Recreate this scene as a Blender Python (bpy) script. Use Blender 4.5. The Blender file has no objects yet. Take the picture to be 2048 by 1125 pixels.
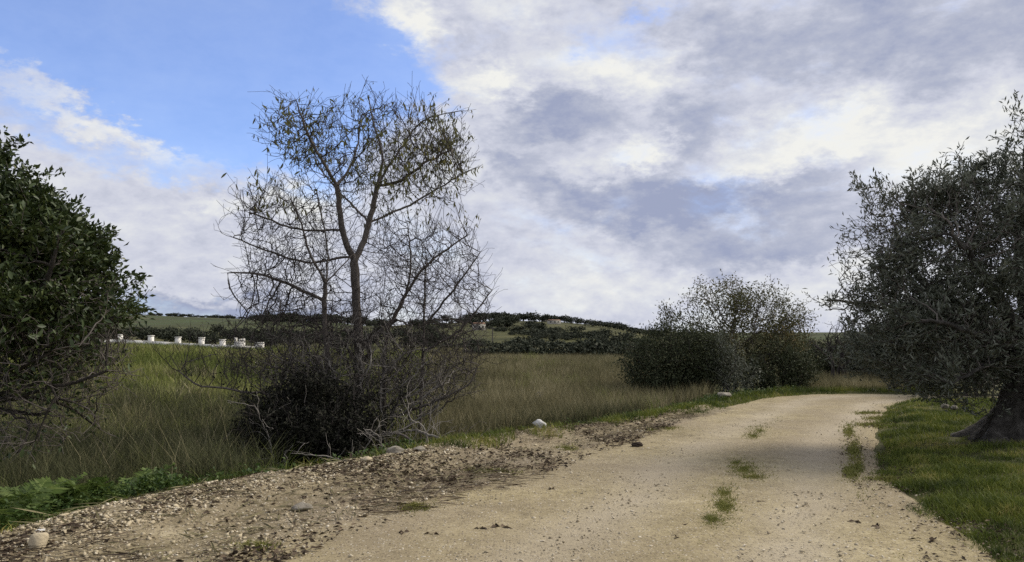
import bpy, math, random
import numpy as np
from mathutils import Vector, Matrix, Euler

R = math.radians
rng = np.random.default_rng(11)
random.seed(11)
scene = bpy.context.scene
COL = scene.collection

# ------------------------------------------------------------------ camera
F = 1550.0                       # focal length in pixels of the 2048 px wide photograph
HOR = 684.0                      # row of the horizon
EYE = 1.6
PITCH = math.atan((HOR - 562.5) / F)
cam_d = bpy.data.cameras.new('camera')
cam = bpy.data.objects.new('camera', cam_d)
COL.objects.link(cam)
cam_d.sensor_width = 36.0
cam_d.lens = 36.0 * F / 2048.0
cam_d.clip_start = 0.05
cam_d.clip_end = 20000
cam.location = (0, 0, EYE)
cam.rotation_euler = (R(90) + PITCH, 0, 0)
scene.camera = cam

# ------------------------------------------------------------------ colour management
scene.view_settings.view_transform = 'Standard'
scene.view_settings.look = 'None'
scene.view_settings.gamma = 1
scene.view_settings.exposure = 0.48
scene.view_settings.use_curve_mapping = False
scene.cycles.use_denoising = False

SP, CP = math.sin(PITCH), math.cos(PITCH)


def P(px, py, Y):
    """point on the sight line of a photograph pixel at world depth Y"""
    a = (px - 1024.0) / F
    b = (562.5 - py) / F
    t = Y / (CP - SP * b)
    return np.array((a * t, Y, EYE + (SP + CP * b) * t))


def proj(p):
    p = np.asarray(p, float)
    x, y, z = p[..., 0], p[..., 1], p[..., 2] - EYE
    d = np.maximum(y * CP + z * SP, 1e-3)
    return 1024 + F * x / d, 562.5 - F * (-y * SP + z * CP) / d


# ------------------------------------------------------------------ sky and sun
SUN_AZ, SUN_EL = R(68), R(42)
sun_d = bpy.data.lights.new('sun', 'SUN')
sun_d.energy = 2.7
sun_d.angle = R(22)
sun_d.color = (1.0, 0.93, 0.82)
sun = bpy.data.objects.new('sun', sun_d)
COL.objects.link(sun)
sdir = Vector((math.sin(SUN_AZ) * math.cos(SUN_EL), math.cos(SUN_AZ) * math.cos(SUN_EL), math.sin(SUN_EL)))
sun.rotation_euler = sdir.to_track_quat('Z', 'Y').to_euler()
sun.location = (20, 10, 30)

world = bpy.data.worlds.new('World')
scene.world = world
world.use_nodes = True
WN = world.node_tree


class NT:
    """short hand for wiring shader nodes"""
    def __init__(s, tree):
        s.t = tree
        s.t.nodes.clear()

    def n(s, kind, **kw):
        nd = s.t.nodes.new(kind)
        for k, v in kw.items():
            setattr(nd, k, v)
        return nd

    def put(s, sock, v):
        if isinstance(v, bpy.types.NodeSocket):
            s.t.links.new(v, sock)
        elif v is not None:
            sock.default_value = v

    def math(s, op, a, b=None, c=None, clamp=False):
        nd = s.n('ShaderNodeMath', operation=op, use_clamp=clamp)
        s.put(nd.inputs[0], a)
        s.put(nd.inputs[1], b)
        s.put(nd.inputs[2], c)
        return nd.outputs[0]

    def vec(s, op, a, b=None, scale=None):
        nd = s.n('ShaderNodeVectorMath', operation=op)
        s.put(nd.inputs[0], a)
        s.put(nd.inputs[1], b)
        if scale is not None:
            s.put(nd.inputs['Scale'], scale)
        return nd.outputs['Value'] if op in ('LENGTH', 'DOT_PRODUCT') else nd.outputs[0]

    def mix(s, f, a, b, blend='MIX'):
        nd = s.n('ShaderNodeMix', data_type='RGBA', blend_type=blend)
        s.put(nd.inputs[0], f)
        s.put(nd.inputs[6], a if not isinstance(a, tuple) else (*a[:3], 1))
        s.put(nd.inputs[7], b if not isinstance(b, tuple) else (*b[:3], 1))
        return nd.outputs[2]

    def noise(s, vec, scale, detail=4, rough=0.55, dist=0.0, color=False):
        nd = s.n('ShaderNodeTexNoise')
        s.put(nd.inputs['Vector'], vec)
        nd.inputs['Scale'].default_value = scale
        nd.inputs['Detail'].default_value = detail
        nd.inputs['Roughness'].default_value = rough
        nd.inputs['Distortion'].default_value = dist
        return nd.outputs['Color'] if color else nd.outputs['Fac']

    def mapr(s, v, a, b, c=0.0, d=1.0, smooth=False):
        nd = s.n('ShaderNodeMapRange', interpolation_type='SMOOTHSTEP' if smooth else 'LINEAR')
        s.put(nd.inputs['Value'], v)
        for k, q in zip(('From Min', 'From Max', 'To Min', 'To Max'), (a, b, c, d)):
            nd.inputs[k].default_value = q
        return nd.outputs[0]

    def ramp(s, v, stops):
        nd = s.n('ShaderNodeValToRGB')
        s.put(nd.inputs[0], v)
        el = nd.color_ramp.elements
        while len(el) < len(stops):
            el.new(0.5)
        for e, (p, c) in zip(el, stops):
            e.position = p
            e.color = (*c[:3], 1)
        return nd.outputs[0]


w = NT(WN)
tc = w.n('ShaderNodeTexCoord')
dirv = tc.outputs['Generated']
sep = w.n('ShaderNodeSeparateXYZ')
w.put(sep.inputs[0], dirv)
az = w.math('ARCTAN2', sep.outputs[0], sep.outputs[1])
el = w.math('ARCSINE', sep.outputs[2])
comb = w.n('ShaderNodeCombineXYZ')
w.put(comb.inputs[0], az)
w.put(comb.inputs[1], el)
ae = comb.outputs[0]
# clouds are stretched along the horizon: squash the sampling space vertically
stretch = w.vec('MULTIPLY', dirv, (1.0, 1.0, 1.9))
w1 = w.vec('SUBTRACT', w.noise(stretch, 5.0, 3, 0.5, color=True), (0.5, 0.5, 0.5))
w2 = w.vec('SUBTRACT', w.noise(stretch, 17.0, 5, 0.62, color=True), (0.5, 0.5, 0.5))
w3 = w.vec('SUBTRACT', w.noise(stretch, 48.0, 5, 0.65, color=True), (0.5, 0.5, 0.5))
warp = w.vec('ADD', w.vec('MULTIPLY', w1, (0.11, 0.06, 0)), w.vec('ADD', w.vec('MULTIPLY', w2, (0.11, 0.08, 0)), w.vec('MULTIPLY', w3, (0.05, 0.04, 0))))
aew = w.vec('ADD', ae, warp)


def azel(px, py):
    p = P(px, py, 1.0) - np.array((0, 0, EYE))
    p = p / np.linalg.norm(p)
    return math.atan2(p[0], p[1]), math.asin(p[2])


def blob_sum(blobs, start):
    acc = start
    for (px, py, rx, ry, amp, rot) in blobs:
        a0, e0 = azel(px, py)
        q = w.vec('SUBTRACT', aew, (a0, e0, 0))
        if rot:
            nd = w.n('ShaderNodeVectorRotate', rotation_type='Z_AXIS')
            w.put(nd.inputs['Vector'], q)
            nd.inputs['Angle'].default_value = R(rot)
            q = nd.outputs[0]
        q = w.vec('MULTIPLY', q, (F / rx, F / ry, 0))
        ln = w.vec('LENGTH', q)
        acc = w.math('ADD', acc, w.mapr(ln, 1.25, 0.0, 0.0, amp, smooth=True))
    return acc


BLUE = [(330, 50, 520, 260, -1.45, 0), (70, 80, 330, 150, -0.6, 0), (560, 230, 260, 200, -1.0, 0), (700, 110, 260, 120, -0.75, 0),
        (380, 300, 160, 110, -0.35, 0), (140, 280, 200, 40, -0.25, 15), (380, 612, 300, 40, -.45, 0), (1310, 25, 60, 30, -0.35, 0),
        (900, 195, 90, 40, -0.45, 0), (800, 170, 130, 130, -0.45, 0), (1190, 100, 70, 40, -0.25, 0),
        (170, 235, 330, 44, 0.40, 17), (310, 290, 220, 40, 0.38, 20), (420, 405, 220, 36, 0.35, 0), (70, 180, 150, 36, 0.25, 12),
        (840, 45, 110, 90, 0.5, 0), (320, 470, 420, 130, 0.25, 0)]
SHADE = [(380, 614, 320, 36, 0.85, 0), (1120, 245, 150, 70, 0.55, 0), (1410, 230, 120, 120, 0.30, 0), (1300, 385, 330, 60, 0.55, 4), (1500, 440, 330, 80, 0.42, 4),
         (1560, 510, 260, 40, 0.3, 2), (1660, 355, 100, 46, 0.35, 0), (1750, 60, 520, 160, 0.34, 0), (1950, 150, 260, 90, 0.22, 0),
         (1040, 325, 110, 26, 0.3, 0), (950, 100, 120, 80, 0.15, 0), (1190, 440, 160, 36, 0.32, 0),
         (830, 45, 90, 62, -0.55, 10), (1000, 172, 90, 50, -0.50, 0), (1270, 140, 210, 62, -0.50, 8), (1030, 15, 110, 40, -0.25, 0),
         (1300, 300, 70, 50, -0.50, 0), (1860, 270, 300, 150, -0.42, 0), (1620, 270, 190, 60, -0.28, 0), (1520, 330, 120, 50, -0.35, 0),
         (620, 415, 90, 60, -0.45, 0), (430, 408, 110, 24, -0.30, 0), (1230, 570, 220, 60, -0.26, 0), (930, 330, 90, 110, -0.12, 0),
         (1500, 180, 120, 40, -0.18, 0), (1720, 570, 200, 120, -0.22, 0), (200, 250, 240, 28, -0.25, 17), (1160, 350, 70, 30, -0.3, 0),
         (1480, 430, 60, 30, -0.3, 0)]
n_big = w.noise(stretch, 3.2, 6, 0.58, 0.3)
n_mid = w.noise(stretch, 11.0, 8, 0.62, 0.2)
n_fin = w.noise(stretch, 34.0, 6, 0.62, 0.1)
cov0 = w.math('ADD', w.mapr(n_big, 0.3, 0.7, 0.66, 1.25), w.mapr(n_mid, 0.3, 0.7, -0.32, 0.32))
cov = w.math('ADD', blob_sum(BLUE, cov0), 0.0, clamp=True)
cov = w.mapr(cov, -0.05, 0.95, 0.0, 1.0, smooth=True)
sh0 = w.math('ADD', w.mapr(n_mid, 0.3, 0.7, 0.20, 0.64), w.mapr(n_fin, 0.3, 0.7, -0.13, 0.13))
sh = w.math('ADD', blob_sum(SHADE, sh0), 0.0, clamp=True)
K = 0.81 / 0.1


def lin(*c):
    return tuple(((v / 255 + 0.055) / 1.055) ** 2.4 if v > 10 else v / 255 / 12.92 for v in c)


def kc(*c):
    return tuple(v * K * 1.0 for v in lin(*c))


cloud = w.ramp(sh, [(0.0, lin(229, 229, 225)), (0.2, lin(214, 216, 220)), (0.45, lin(197, 200, 213)),
                    (0.7, lin(174, 179, 196)), (1.0, lin(150, 158, 184))])
cloudk = w.vec('SCALE', cloud, scale=K)
skyt = w.n('ShaderNodeTexSky', sky_type='NISHITA')
skyt.sun_disc = False
skyt.sun_elevation = SUN_EL
skyt.sun_rotation = SUN_AZ
skyt.air_density = 1.0
skyt.dust_density = 0.4
skyt.ozone_density = 2.0
sky_tint = w.mix(1.0, skyt.outputs[0], (1.02, 1.14, 1.52), 'MULTIPLY')
SKY_TINT = sky_tint.node
bluef = w.mapr(cov, 0.0, 1.0, 0.16, 1.0)
skycol = w.mix(bluef, sky_tint, cloudk)
bg = w.n('ShaderNodeBackground')
w.put(bg.inputs[0], skycol)
bg.inputs[1].default_value = 0.1
wo = w.n('ShaderNodeOutputWorld')
WN.links.new(bg.outputs[0], wo.inputs[0])
world.cycles.sampling_method = 'MANUAL'
world.cycles.sample_map_resolution = 512

# ------------------------------------------------------------------ materials
MATS = {}


def mat(name, stops, rough=0.85, island=0.55, nscale=6.0, bump=0.0, bscale=40.0, transl=0.0, spec=0.25, obj_random=False,
        big=None, bdist=0.02):
    """noise and piece-by-piece colour variation through a ramp of the thing's own colours"""
    m = bpy.data.materials.new(name)
    m.use_nodes = True
    t = NT(m.node_tree)
    geo = t.n('ShaderNodeNewGeometry')
    pos = geo.outputs['Position']
    f = t.noise(pos, nscale, 5, 0.6)
    f = t.mapr(f, 0.25, 0.75, 0, 1)
    if island:
        rnd = geo.outputs['Random Per Island']
        if obj_random:
            oi = t.n('ShaderNodeObjectInfo')
            rnd = oi.outputs['Random']
        f = t.math('ADD', t.math('MULTIPLY', f, 1 - island), t.math('MULTIPLY', rnd, island))
    if big:
        g = t.mapr(t.noise(pos, big[0], 4, 0.6), 0.35, 0.65, -big[1], big[1])
        f = t.math('ADD', f, g, clamp=True)
    c = t.ramp(f, stops)
    b = t.n('ShaderNodeBsdfPrincipled')
    t.put(b.inputs['Base Color'], c)
    b.inputs['Roughness'].default_value = rough
    b.inputs['Specular IOR Level'].default_value = spec
    if bump:
        bn = t.n('ShaderNodeBump')
        bn.inputs['Strength'].default_value = bump
        bn.inputs['Distance'].default_value = bdist
        t.put(bn.inputs['Height'], t.noise(pos, bscale, 5, 0.65))
        t.put(b.inputs['Normal'], bn.outputs[0])
    out = t.n('ShaderNodeOutputMaterial')
    if transl:
        tr = t.n('ShaderNodeBsdfTranslucent')
        t.put(tr.inputs[0], c)
        mx = t.n('ShaderNodeMixShader')
        mx.inputs[0].default_value = transl
        t.t.links.new(b.outputs[0], mx.inputs[1])
        t.t.links.new(tr.outputs[0], mx.inputs[2])
        t.t.links.new(mx.outputs[0], out.inputs[0])
    else:
        t.t.links.new(b.outputs[0], out.inputs[0])
    MATS[name] = m
    return m


mat('bark_grey', [(0, (0.058, 0.050, 0.042)), (.5, (0.119, 0.103, 0.090)), (1, (0.221, 0.196, 0.173))], .95, .25, 14, .6, 60)
mat('bark_pale', [(0, (0.091, 0.080, 0.069)), (.5, (0.200, 0.182, 0.160)), (1, (0.364, 0.336, 0.291))], .95, .4, 14, .5, 60)
mat('bark_dark', [(0, (0.022, 0.019, 0.016)), (.5, (0.048, 0.042, 0.035)), (1, (0.088, 0.077, 0.064))], .95, .25, 9, .8, 35, bdist=.05)
mat('bark_olive', [(0, (.022, .019, .016)), (.5, (.060, .054, .046)), (1, (.135, .125, .108))], .95, 0, 7, 1.0, 26, bdist=.06)
mat('twig_dark', [(0, (0.023, 0.019, 0.018)), (.5, (0.046, 0.039, 0.036)), (1, (0.085, 0.073, 0.065))], .95, .5, 9)
mat('leaf_droop', [(0, (0.080, 0.086, 0.036)), (.45, (0.131, 0.135, 0.050)), (.8, (0.192, 0.176, 0.058)), (1, (0.270, 0.192, 0.068))], .65, .6, 3, transl=.45, big=(.8, .2))
mat('leaf_glossy', [(0, (0.024, 0.037, 0.011)), (.5, (0.040, 0.061, 0.018)), (.85, (0.068, 0.088, 0.022)), (1, (0.126, 0.121, 0.030))], .5, .7, 3, transl=.12, spec=.35)
mat('leaf_olive', [(0, (.050, .060, .038)), (.45, (.100, .112, .078)), (.8, (.18, .19, .15)), (1, (.28, .29, .25))], .6, .7, 3, transl=.12, spec=.3)
mat('leaf_bush', [(0, (0.026, 0.034, 0.017)), (.5, (0.048, 0.058, 0.027)), (.85, (0.081, 0.088, 0.043)), (1, (0.122, 0.114, 0.057))], .75, .65, 2, transl=.12)
mat('leaf_brown', [(0, (.060, .066, .030)), (.5, (.105, .106, .048)), (.85, (.150, .138, .060)), (1, (.20, .15, .07))], .75, .65, 2, transl=.15, big=(.6, .25))
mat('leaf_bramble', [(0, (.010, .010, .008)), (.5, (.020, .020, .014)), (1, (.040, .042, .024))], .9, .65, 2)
mat('leaf_far', [(0, (.018, .023, .013)), (.5, (.036, .042, .025)), (1, (.068, .074, .046))], .85, .6, .5)
mat('leaf_fern', [(0, (.045, .075, .016)), (.5, (.105, .155, .035)), (1, (.21, .25, .08))], .6, .6, 4, transl=.25)
mat('leaf_weed', [(0, (.020, .042, .009)), (.5, (.048, .085, .017)), (1, (.11, .15, .036))], .6, .6, 4, transl=.2)
mat('grass_green', [(0, (0.041, 0.060, 0.011)), (.5, (0.106, 0.134, 0.022)), (.85, (0.180, 0.198, 0.034)), (1, (0.300, 0.264, 0.084))], .7, .55, 1.2, transl=.25, big=(1.1, .5))
mat('grass_road', [(0, (.085, .10, .022)), (.5, (.17, .175, .04)), (1, (.32, .28, .10))], .75, .55, 2, transl=.2)
mat('grass_field', [(0, (0.052, 0.069, 0.016)), (.3, (0.103, 0.131, 0.028)), (.6, (0.172, 0.194, 0.044)), (1, (0.322, 0.306, 0.127))], .8, .5, .5, transl=.25, big=(.16, .35))
mat('grass_dry', [(0, (0.061, 0.055, 0.028)), (.4, (0.143, 0.130, 0.064)), (.75, (0.264, 0.231, 0.127)), (1, (0.440, 0.385, 0.242))], .85, .65, .6, transl=.25, big=(.3, .2))
mat('grass_withered', [(0, (0.026, 0.027, 0.014)), (.5, (0.065, 0.069, 0.031)), (.85, (0.123, 0.125, 0.059)), (1, (0.290, 0.288, 0.154))], .9, .75, .6, transl=.15)
mat('stone_pale', [(0, (.11, .084, .052)), (.3, (.29, .235, .150)), (.65, (.50, .425, .29)), (1, (.70, .64, .52))], .92, .8, 9, .5, 50)
mat('grit_pale', [(0, (.20, .165, .11)), (.5, (.36, .305, .21)), (1, (.60, .54, .43))], .92, .8, 9)
mat('stone_white', [(0, (.40, .39, .37)), (.5, (.55, .54, .51)), (1, (.68, .67, .64))], .9, .2, 12, .6, 30)
mat('stone_grey', [(0, (.10, .088, .068)), (.5, (.23, .205, .165)), (1, (.42, .385, .32))], .95, .1, 9, .9, 30)
mat('clod', [(0, (.020, .014, .010)), (.5, (.035, .025, .018)), (1, (.055, .040, .030))], 1.0, .2, 20, .8, 60)
mat('litter', [(0, (.030, .021, .014)), (.5, (.065, .046, .030)), (1, (.17, .125, .08))], .9, .8, 6)
mat('wall_white', [(0, (.55, .52, .46)), (.5, (.72, .69, .63)), (1, (.80, .78, .73))], .9, .1, 1.5, .3, 10)
mat('wall_plaster', [(0, (.28, .26, .22)), (1, (.42, .40, .35))], .9, .1, 1.5)
mat('roof_tile', [(0, (.16, .09, .06)), (1, (.28, .17, .11))], .9, .1, 2)
mat('window_dark', [(0, (.02, .022, .025)), (1, (.03, .032, .036))], .2, 0, 2)
mat('wood_grey', [(0, (.05, .045, .04)), (1, (.12, .11, .10))], .9, .1, 8)
mat('scrap_white', [(0, (.6, .6, .58)), (1, (.8, .8, .78))], .6, .1, 8)


def ground_material():
    m = bpy.data.materials.new('field_soil')
    m.use_nodes = True
    t = NT(m.node_tree)
    pos = t.n('ShaderNodeNewGeometry').outputs['Position']
    a = t.noise(pos, .16, 5, .6)
    b = t.noise(pos, 1.4, 6, .65)
    c = t.noise(pos, 14.0, 5, .7)
    f = t.math('ADD', t.math('MULTIPLY', a, .5), t.math('ADD', t.math('MULTIPLY', b, .3), t.math('MULTIPLY', c, .2)))
    f = t.mapr(f, .33, .67, 0, 1)
    col = t.ramp(f, [(0, (.026, .028, .012)), (.35, (.048, .050, .019)), (.6, (.080, .078, .030)), (1, (.14, .12, .06))])
    # far farmland: large soft-edged plots, green ones and straw ones
    far = t.noise(t.vec('MULTIPLY', pos, (.006, .010, .0)), 1.0, 2, .4)
    plots = t.ramp(far, [(.35, (.036, .040, .022)), (.48, (.060, .080, .032)), (.56, (.055, .056, .030)), (.66, (.115, .108, .058))])
    sepn = t.n('ShaderNodeSeparateXYZ')
    t.put(sepn.inputs[0], pos)
    col = t.mix(t.mapr(sepn.outputs[1], 110, 260, 0, .85), col, plots)
    p = t.n('ShaderNodeBsdfPrincipled')
    t.put(p.inputs['Base Color'], col)
    p.inputs['Roughness'].default_value = .95
    p.inputs['Specular IOR Level'].default_value = .1
    bn = t.n('ShaderNodeBump')
    bn.inputs['Strength'].default_value = .8
    bn.inputs['Distance'].default_value = .05
    t.put(bn.inputs['Height'], t.noise(pos, 9, 6, .7))
    t.put(p.inputs['Normal'], bn.outputs[0])
    o = t.n('ShaderNodeOutputMaterial')
    t.t.links.new(p.outputs[0], o.inputs[0])
    MATS['ground'] = m


def road_material(name, tint):
    m = bpy.data.materials.new(name)
    m.use_nodes = True
    t = NT(m.node_tree)
    pos = t.n('ShaderNodeNewGeometry').outputs['Position']
    big = t.noise(pos, .55, 5, .6, .3)
    mid = t.noise(pos, 4.0, 6, .65)
    fine = t.noise(pos, 34.0, 6, .8)
    f = t.math('ADD', t.math('MULTIPLY', big, .30), t.math('ADD', t.math('MULTIPLY', mid, .28), t.math('MULTIPLY', fine, .42)))
    f = t.mapr(f, .36, .64, 0, 1)
    col = t.ramp(f, tint)
    col = t.mix(t.mapr(t.noise(pos, .28, 3, .5, .4), .42, .62, 0, .6), col, (.235, .19, .135))
    # small stones bedded in the surface
    vo = t.n('ShaderNodeTexVoronoi')
    t.put(vo.inputs['Vector'], pos)
    vo.inputs['Scale'].default_value = 38
    vo.inputs['Randomness'].default_value = 1.0
    sel = t.n('ShaderNodeSeparateColor')
    t.put(sel.inputs[0], vo.outputs['Color'])
    disc = t.math('MULTIPLY', t.mapr(vo.outputs['Distance'], .42, .30, 0, 1), t.math('GREATER_THAN', sel.outputs[0], .42))
    pebble = t.ramp(sel.outputs[1], [(0, (.13, .10, .07)), (.4, (.28, .22, .15)), (.8, (.46, .39, .29)), (1, (.62, .57, .48))])
    col = t.mix(t.math('MULTIPLY', disc, .85), col, pebble)
    speck = t.noise(pos, 21.0, 6, .85)
    col = t.mix(t.mapr(speck, .57, .66, 0, .65), col, (.085, .066, .042))
    col = t.mix(t.mapr(speck, .43, .35, 0, .5), col, (.56, .50, .38))
    worn = t.n('ShaderNodeAttribute', attribute_name='worn')
    col = t.mix(t.math('MULTIPLY', worn.outputs['Fac'], .62), col, (.41, .355, .27))
    # damp, leafy stains with ragged edges
    st = t.noise(t.vec('MULTIPLY', pos, (1.5, 1.0, 1.0)), 1.1, 7, .72, .5)
    col = t.mix(t.mapr(st, .60, .72, 0, .55), col, (.085, .066, .044))
    p = t.n('ShaderNodeBsdfPrincipled')
    t.put(p.inputs['Base Color'], col)
    p.inputs['Roughness'].default_value = .97
    p.inputs['Specular IOR Level'].default_value = .12
    hgt = t.math('ADD', t.math('MULTIPLY', disc, .5), t.math('ADD', t.math('MULTIPLY', fine, .5), mid))
    bn = t.n('ShaderNodeBump')
    bn.inputs['Strength'].default_value = .9
    bn.inputs['Distance'].default_value = .018
    t.put(bn.inputs['Height'], hgt)
    t.put(p.inputs['Normal'], bn.outputs[0])
    o = t.n('ShaderNodeOutputMaterial')
    t.t.links.new(p.outputs[0], o.inputs[0])
    MATS[name] = m


ground_material()
road_material('road_dirt', [(0, (.13, .105, .058)), (.35, (.25, .205, .115)), (.7, (.36, .30, .175)), (1, (.52, .45, .29))])
road_material('bank_dirt', [(0, (.065, .052, .031)), (.35, (.17, .138, .084)), (.7, (.28, .232, .145)), (1, (.42, .36, .24))])


# ------------------------------------------------------------------ mesh helpers
def make_mesh(name, V, F3=None, F4=None, smooth=False):
    me = bpy.data.meshes.new(name)
    V = np.asarray(V, np.float32).reshape(-1, 3)
    f3 = np.zeros((0, 3), np.int32) if F3 is None else np.asarray(F3, np.int32).reshape(-1, 3)
    f4 = np.zeros((0, 4), np.int32) if F4 is None else np.asarray(F4, np.int32).reshape(-1, 4)
    loops = np.concatenate((f3.ravel(), f4.ravel()))
    starts = np.concatenate((np.arange(len(f3)) * 3, len(f3) * 3 + np.arange(len(f4)) * 4))
    me.vertices.add(len(V))
    me.vertices.foreach_set('co', V.ravel())
    me.loops.add(len(loops))
    me.loops.foreach_set('vertex_index', loops)
    me.polygons.add(len(starts))
    me.polygons.foreach_set('loop_start', starts.astype(np.int32))
    if smooth:
        me.polygons.foreach_set('use_smooth', np.ones(len(starts), bool))
    me.update(calc_edges=True)
    return me


def link(name, me, material=None, parent=None, loc=(0, 0, 0)):
    if material is not None and not me.materials:
        me.materials.append(MATS[material])
    o = bpy.data.objects.new(name, me)
    COL.objects.link(o)
    o.location = loc
    if parent is not None:
        o.parent = parent
    return o


def tag(o, label=None, cat=None, group=None, kind=None):
    if label:
        o['label'] = label
    if cat:
        o['category'] = cat
    if group:
        o['group'] = group
    if kind:
        o['kind'] = kind
    return o


def thing(name, loc, label, cat, group=None):
    o = bpy.data.objects.new(name, None)
    o.empty_display_size = .2
    COL.objects.link(o)
    o.location = tuple(float(v) for v in loc)
    return tag(o, label, cat, group)


def copy_tree(o, loc, rz=0, scale=1.0, label=None):
    c = o.copy()
    COL.objects.link(c)
    c.location = tuple(float(v) for v in loc)
    c.rotation_euler = (0, 0, rz)
    c.scale = (scale, scale, scale) if np.isscalar(scale) else scale
    if label:
        c['label'] = label
    for ch in o.children:
        d = ch.copy()
        COL.objects.link(d)
        d.parent = c
    return c


def norm(v):
    return v / np.maximum(np.linalg.norm(v, axis=-1, keepdims=True), 1e-9)


def vnoise(x, y, seed=0):
    """smooth value noise in [-1, 1]"""
    x = np.asarray(x, float)
    y = np.asarray(y, float)
    xi, yi = np.floor(x).astype(np.int64), np.floor(y).astype(np.int64)
    fx, fy = x - xi, y - yi
    fx, fy = fx * fx * (3 - 2 * fx), fy * fy * (3 - 2 * fy)

    def h(a, b):
        n = (a * 374761393 + b * 668265263 + seed * 974711) & 0x7fffffff
        n = ((n ^ (n >> 13)) * 1274126177) & 0x7fffffff
        return ((n ^ (n >> 16)) & 0xffff) / 32767.5 - 1
    return ((h(xi, yi) * (1 - fx) + h(xi + 1, yi) * fx) * (1 - fy) + (h(xi, yi + 1) * (1 - fx) + h(xi + 1, yi + 1) * fx) * fy)


def fbm(x, y, seed=0, octv=4):
    s, a = 0, 1.0
    for k in range(octv):
        s = s + a * vnoise(x * 2 ** k, y * 2 ** k, seed + k)
        a *= .5
    return s / 1.9


# ------------------------------------------------------------------ the lie of the land
EDGES = [(1125, 350, 2030, .90), (1000, 800, 1905, .88), (930, 1000, 1805, .83), (870, 1225, 1772, .82), (830, 1378, 1776, .83), (802, 1490, 1796, .85)]
CL = [(-4.6, -6), (-2.9, -2), (-1.4, 1), (-.35, 3.2)]
CW = [2.65, 2.65, 2.65, 2.65]
for row, le, ri, cf in EDGES:
    Yr = EYE * F / (row - HOR)
    CL.append((((le + ri) / 2 - 1024) / F * Yr, Yr))
    CW.append((ri - le) / 2 / F * Yr * cf)
CL += [(10.2, 22.5), (12.4, 22.3), (16.5, 20.5), (27, 14.5), (60, -6)]
CW += [1.55, 1.3, 1.3, 1.4, 1.5]
CL, CW = np.array(CL, float), np.array(CW)


def spline(C, W, k=8):
    out, ow = [], []
    n = len(C)
    for i in range(n - 1):
        p0, p1, p2, p3 = C[max(i - 1, 0)], C[i], C[i + 1], C[min(i + 2, n - 1)]
        for j in range(k):
            t = j / k
            out.append(.5 * ((2 * p1) + (p2 - p0) * t + (2 * p0 - 5 * p1 + 4 * p2 - p3) * t * t + (3 * p1 - p0 - 3 * p2 + p3) * t ** 3))
            ow.append(W[i] * (1 - t) + W[i + 1] * t)
    out.append(C[-1])
    ow.append(W[-1])
    return np.array(out), np.array(ow)


RC, RW = spline(CL, CW)
RD = norm(np.gradient(RC, axis=0))
RN = np.stack((-RD[:, 1], RD[:, 0]), 1)          # to the left of the way


def road_sd(x, y):
    """distance outside the road's edge, and the side: +1 left, -1 right"""
    x = np.atleast_1d(np.asarray(x, float))
    y = np.atleast_1d(np.asarray(y, float))
    best = np.full(x.shape, 1e9)
    sd = np.zeros(x.shape)
    side = np.ones(x.shape)
    for i in range(len(RC) - 1):
        a, b = RC[i], RC[i + 1]
        ab = b - a
        L2 = ab @ ab
        t = np.clip(((x - a[0]) * ab[0] + (y - a[1]) * ab[1]) / L2, 0, 1)
        dx, dy = x - a[0] - t * ab[0], y - a[1] - t * ab[1]
        d = np.hypot(dx, dy)
        m = d < best
        best = np.where(m, d, best)
        sd = np.where(m, d - (RW[i] * (1 - t) + RW[i + 1] * t), sd)
        side = np.where(m, np.where(ab[0] * dy - ab[1] * dx > 0, 1.0, -1.0), side)
    return sd, side


def bank_w(y):
    return np.interp(y, [3, 5.5, 8, 11.5, 14, 18, 24], [1.65, 1.75, 1.85, 1.6, .85, .45, .4])


FPX = np.array([-300, 240, 520, 640, 760, 850, 1000, 1100, 1200, 1300, 1450, 1650, 2400], float)
FD = np.array([30, 45, 75, 120, 200, 320, 600, 1500, 5000], float)
FY = np.array([
    [716, 716, 722, 730, 738, 742, 746, 748, 750, 755, 762, 764, 764],
    [703, 703, 710, 716, 722, 724, 725, 726, 727, 732, 742, 744, 744],
    [690, 690, 698, 701, 702, 698, 694, 695, 700, 705, 708, 708, 708],
    [676, 676, 678, 678, 674, 670, 665, 666, 672, 682, 690, 690, 690],
    [662, 662, 660, 660, 654, 648, 642, 643, 650, 661, 678, 680, 680],
    [655, 655, 644, 644, 656, 652, 650, 651, 656, 664, 676, 678, 678],
    [649, 649, 652, 656, 660, 662, 664, 664, 666, 668, 674, 674, 674],
    [638, 638, 643, 655, 660, 662, 664, 664, 666, 668, 671, 671, 671],
    [655, 655, 658, 660, 662, 664, 666, 666, 667, 668, 669, 669, 669]], float)
FZ = EYE + (HOR - FY) * FD[:, None] / F


def h_far(x, y):
    r = np.hypot(x, y)
    px = np.clip(1024 + F * x / np.maximum(y, .25 * np.abs(x) + .1), FPX[0], FPX[-1])
    lr = np.log(np.clip(r, FD[0], FD[-1]))
    ld = np.log(FD)
    i = np.clip(np.searchsorted(ld, lr) - 1, 0, len(ld) - 2)
    j = np.clip(np.searchsorted(FPX, px) - 1, 0, len(FPX) - 2)
    u = (lr - ld[i]) / (ld[i + 1] - ld[i])
    v = (px - FPX[j]) / (FPX[j + 1] - FPX[j])
    v = v * v * (3 - 2 * v)
    return (FZ[i, j] * (1 - v) + FZ[i, j + 1] * v) * (1 - u) + (FZ[i + 1, j] * (1 - v) + FZ[i + 1, j + 1] * v) * u


def smooth(a, b, v):
    t = np.clip((v - a) / (b - a), 0, 1)
    return t * t * (3 - 2 * t)


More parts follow.
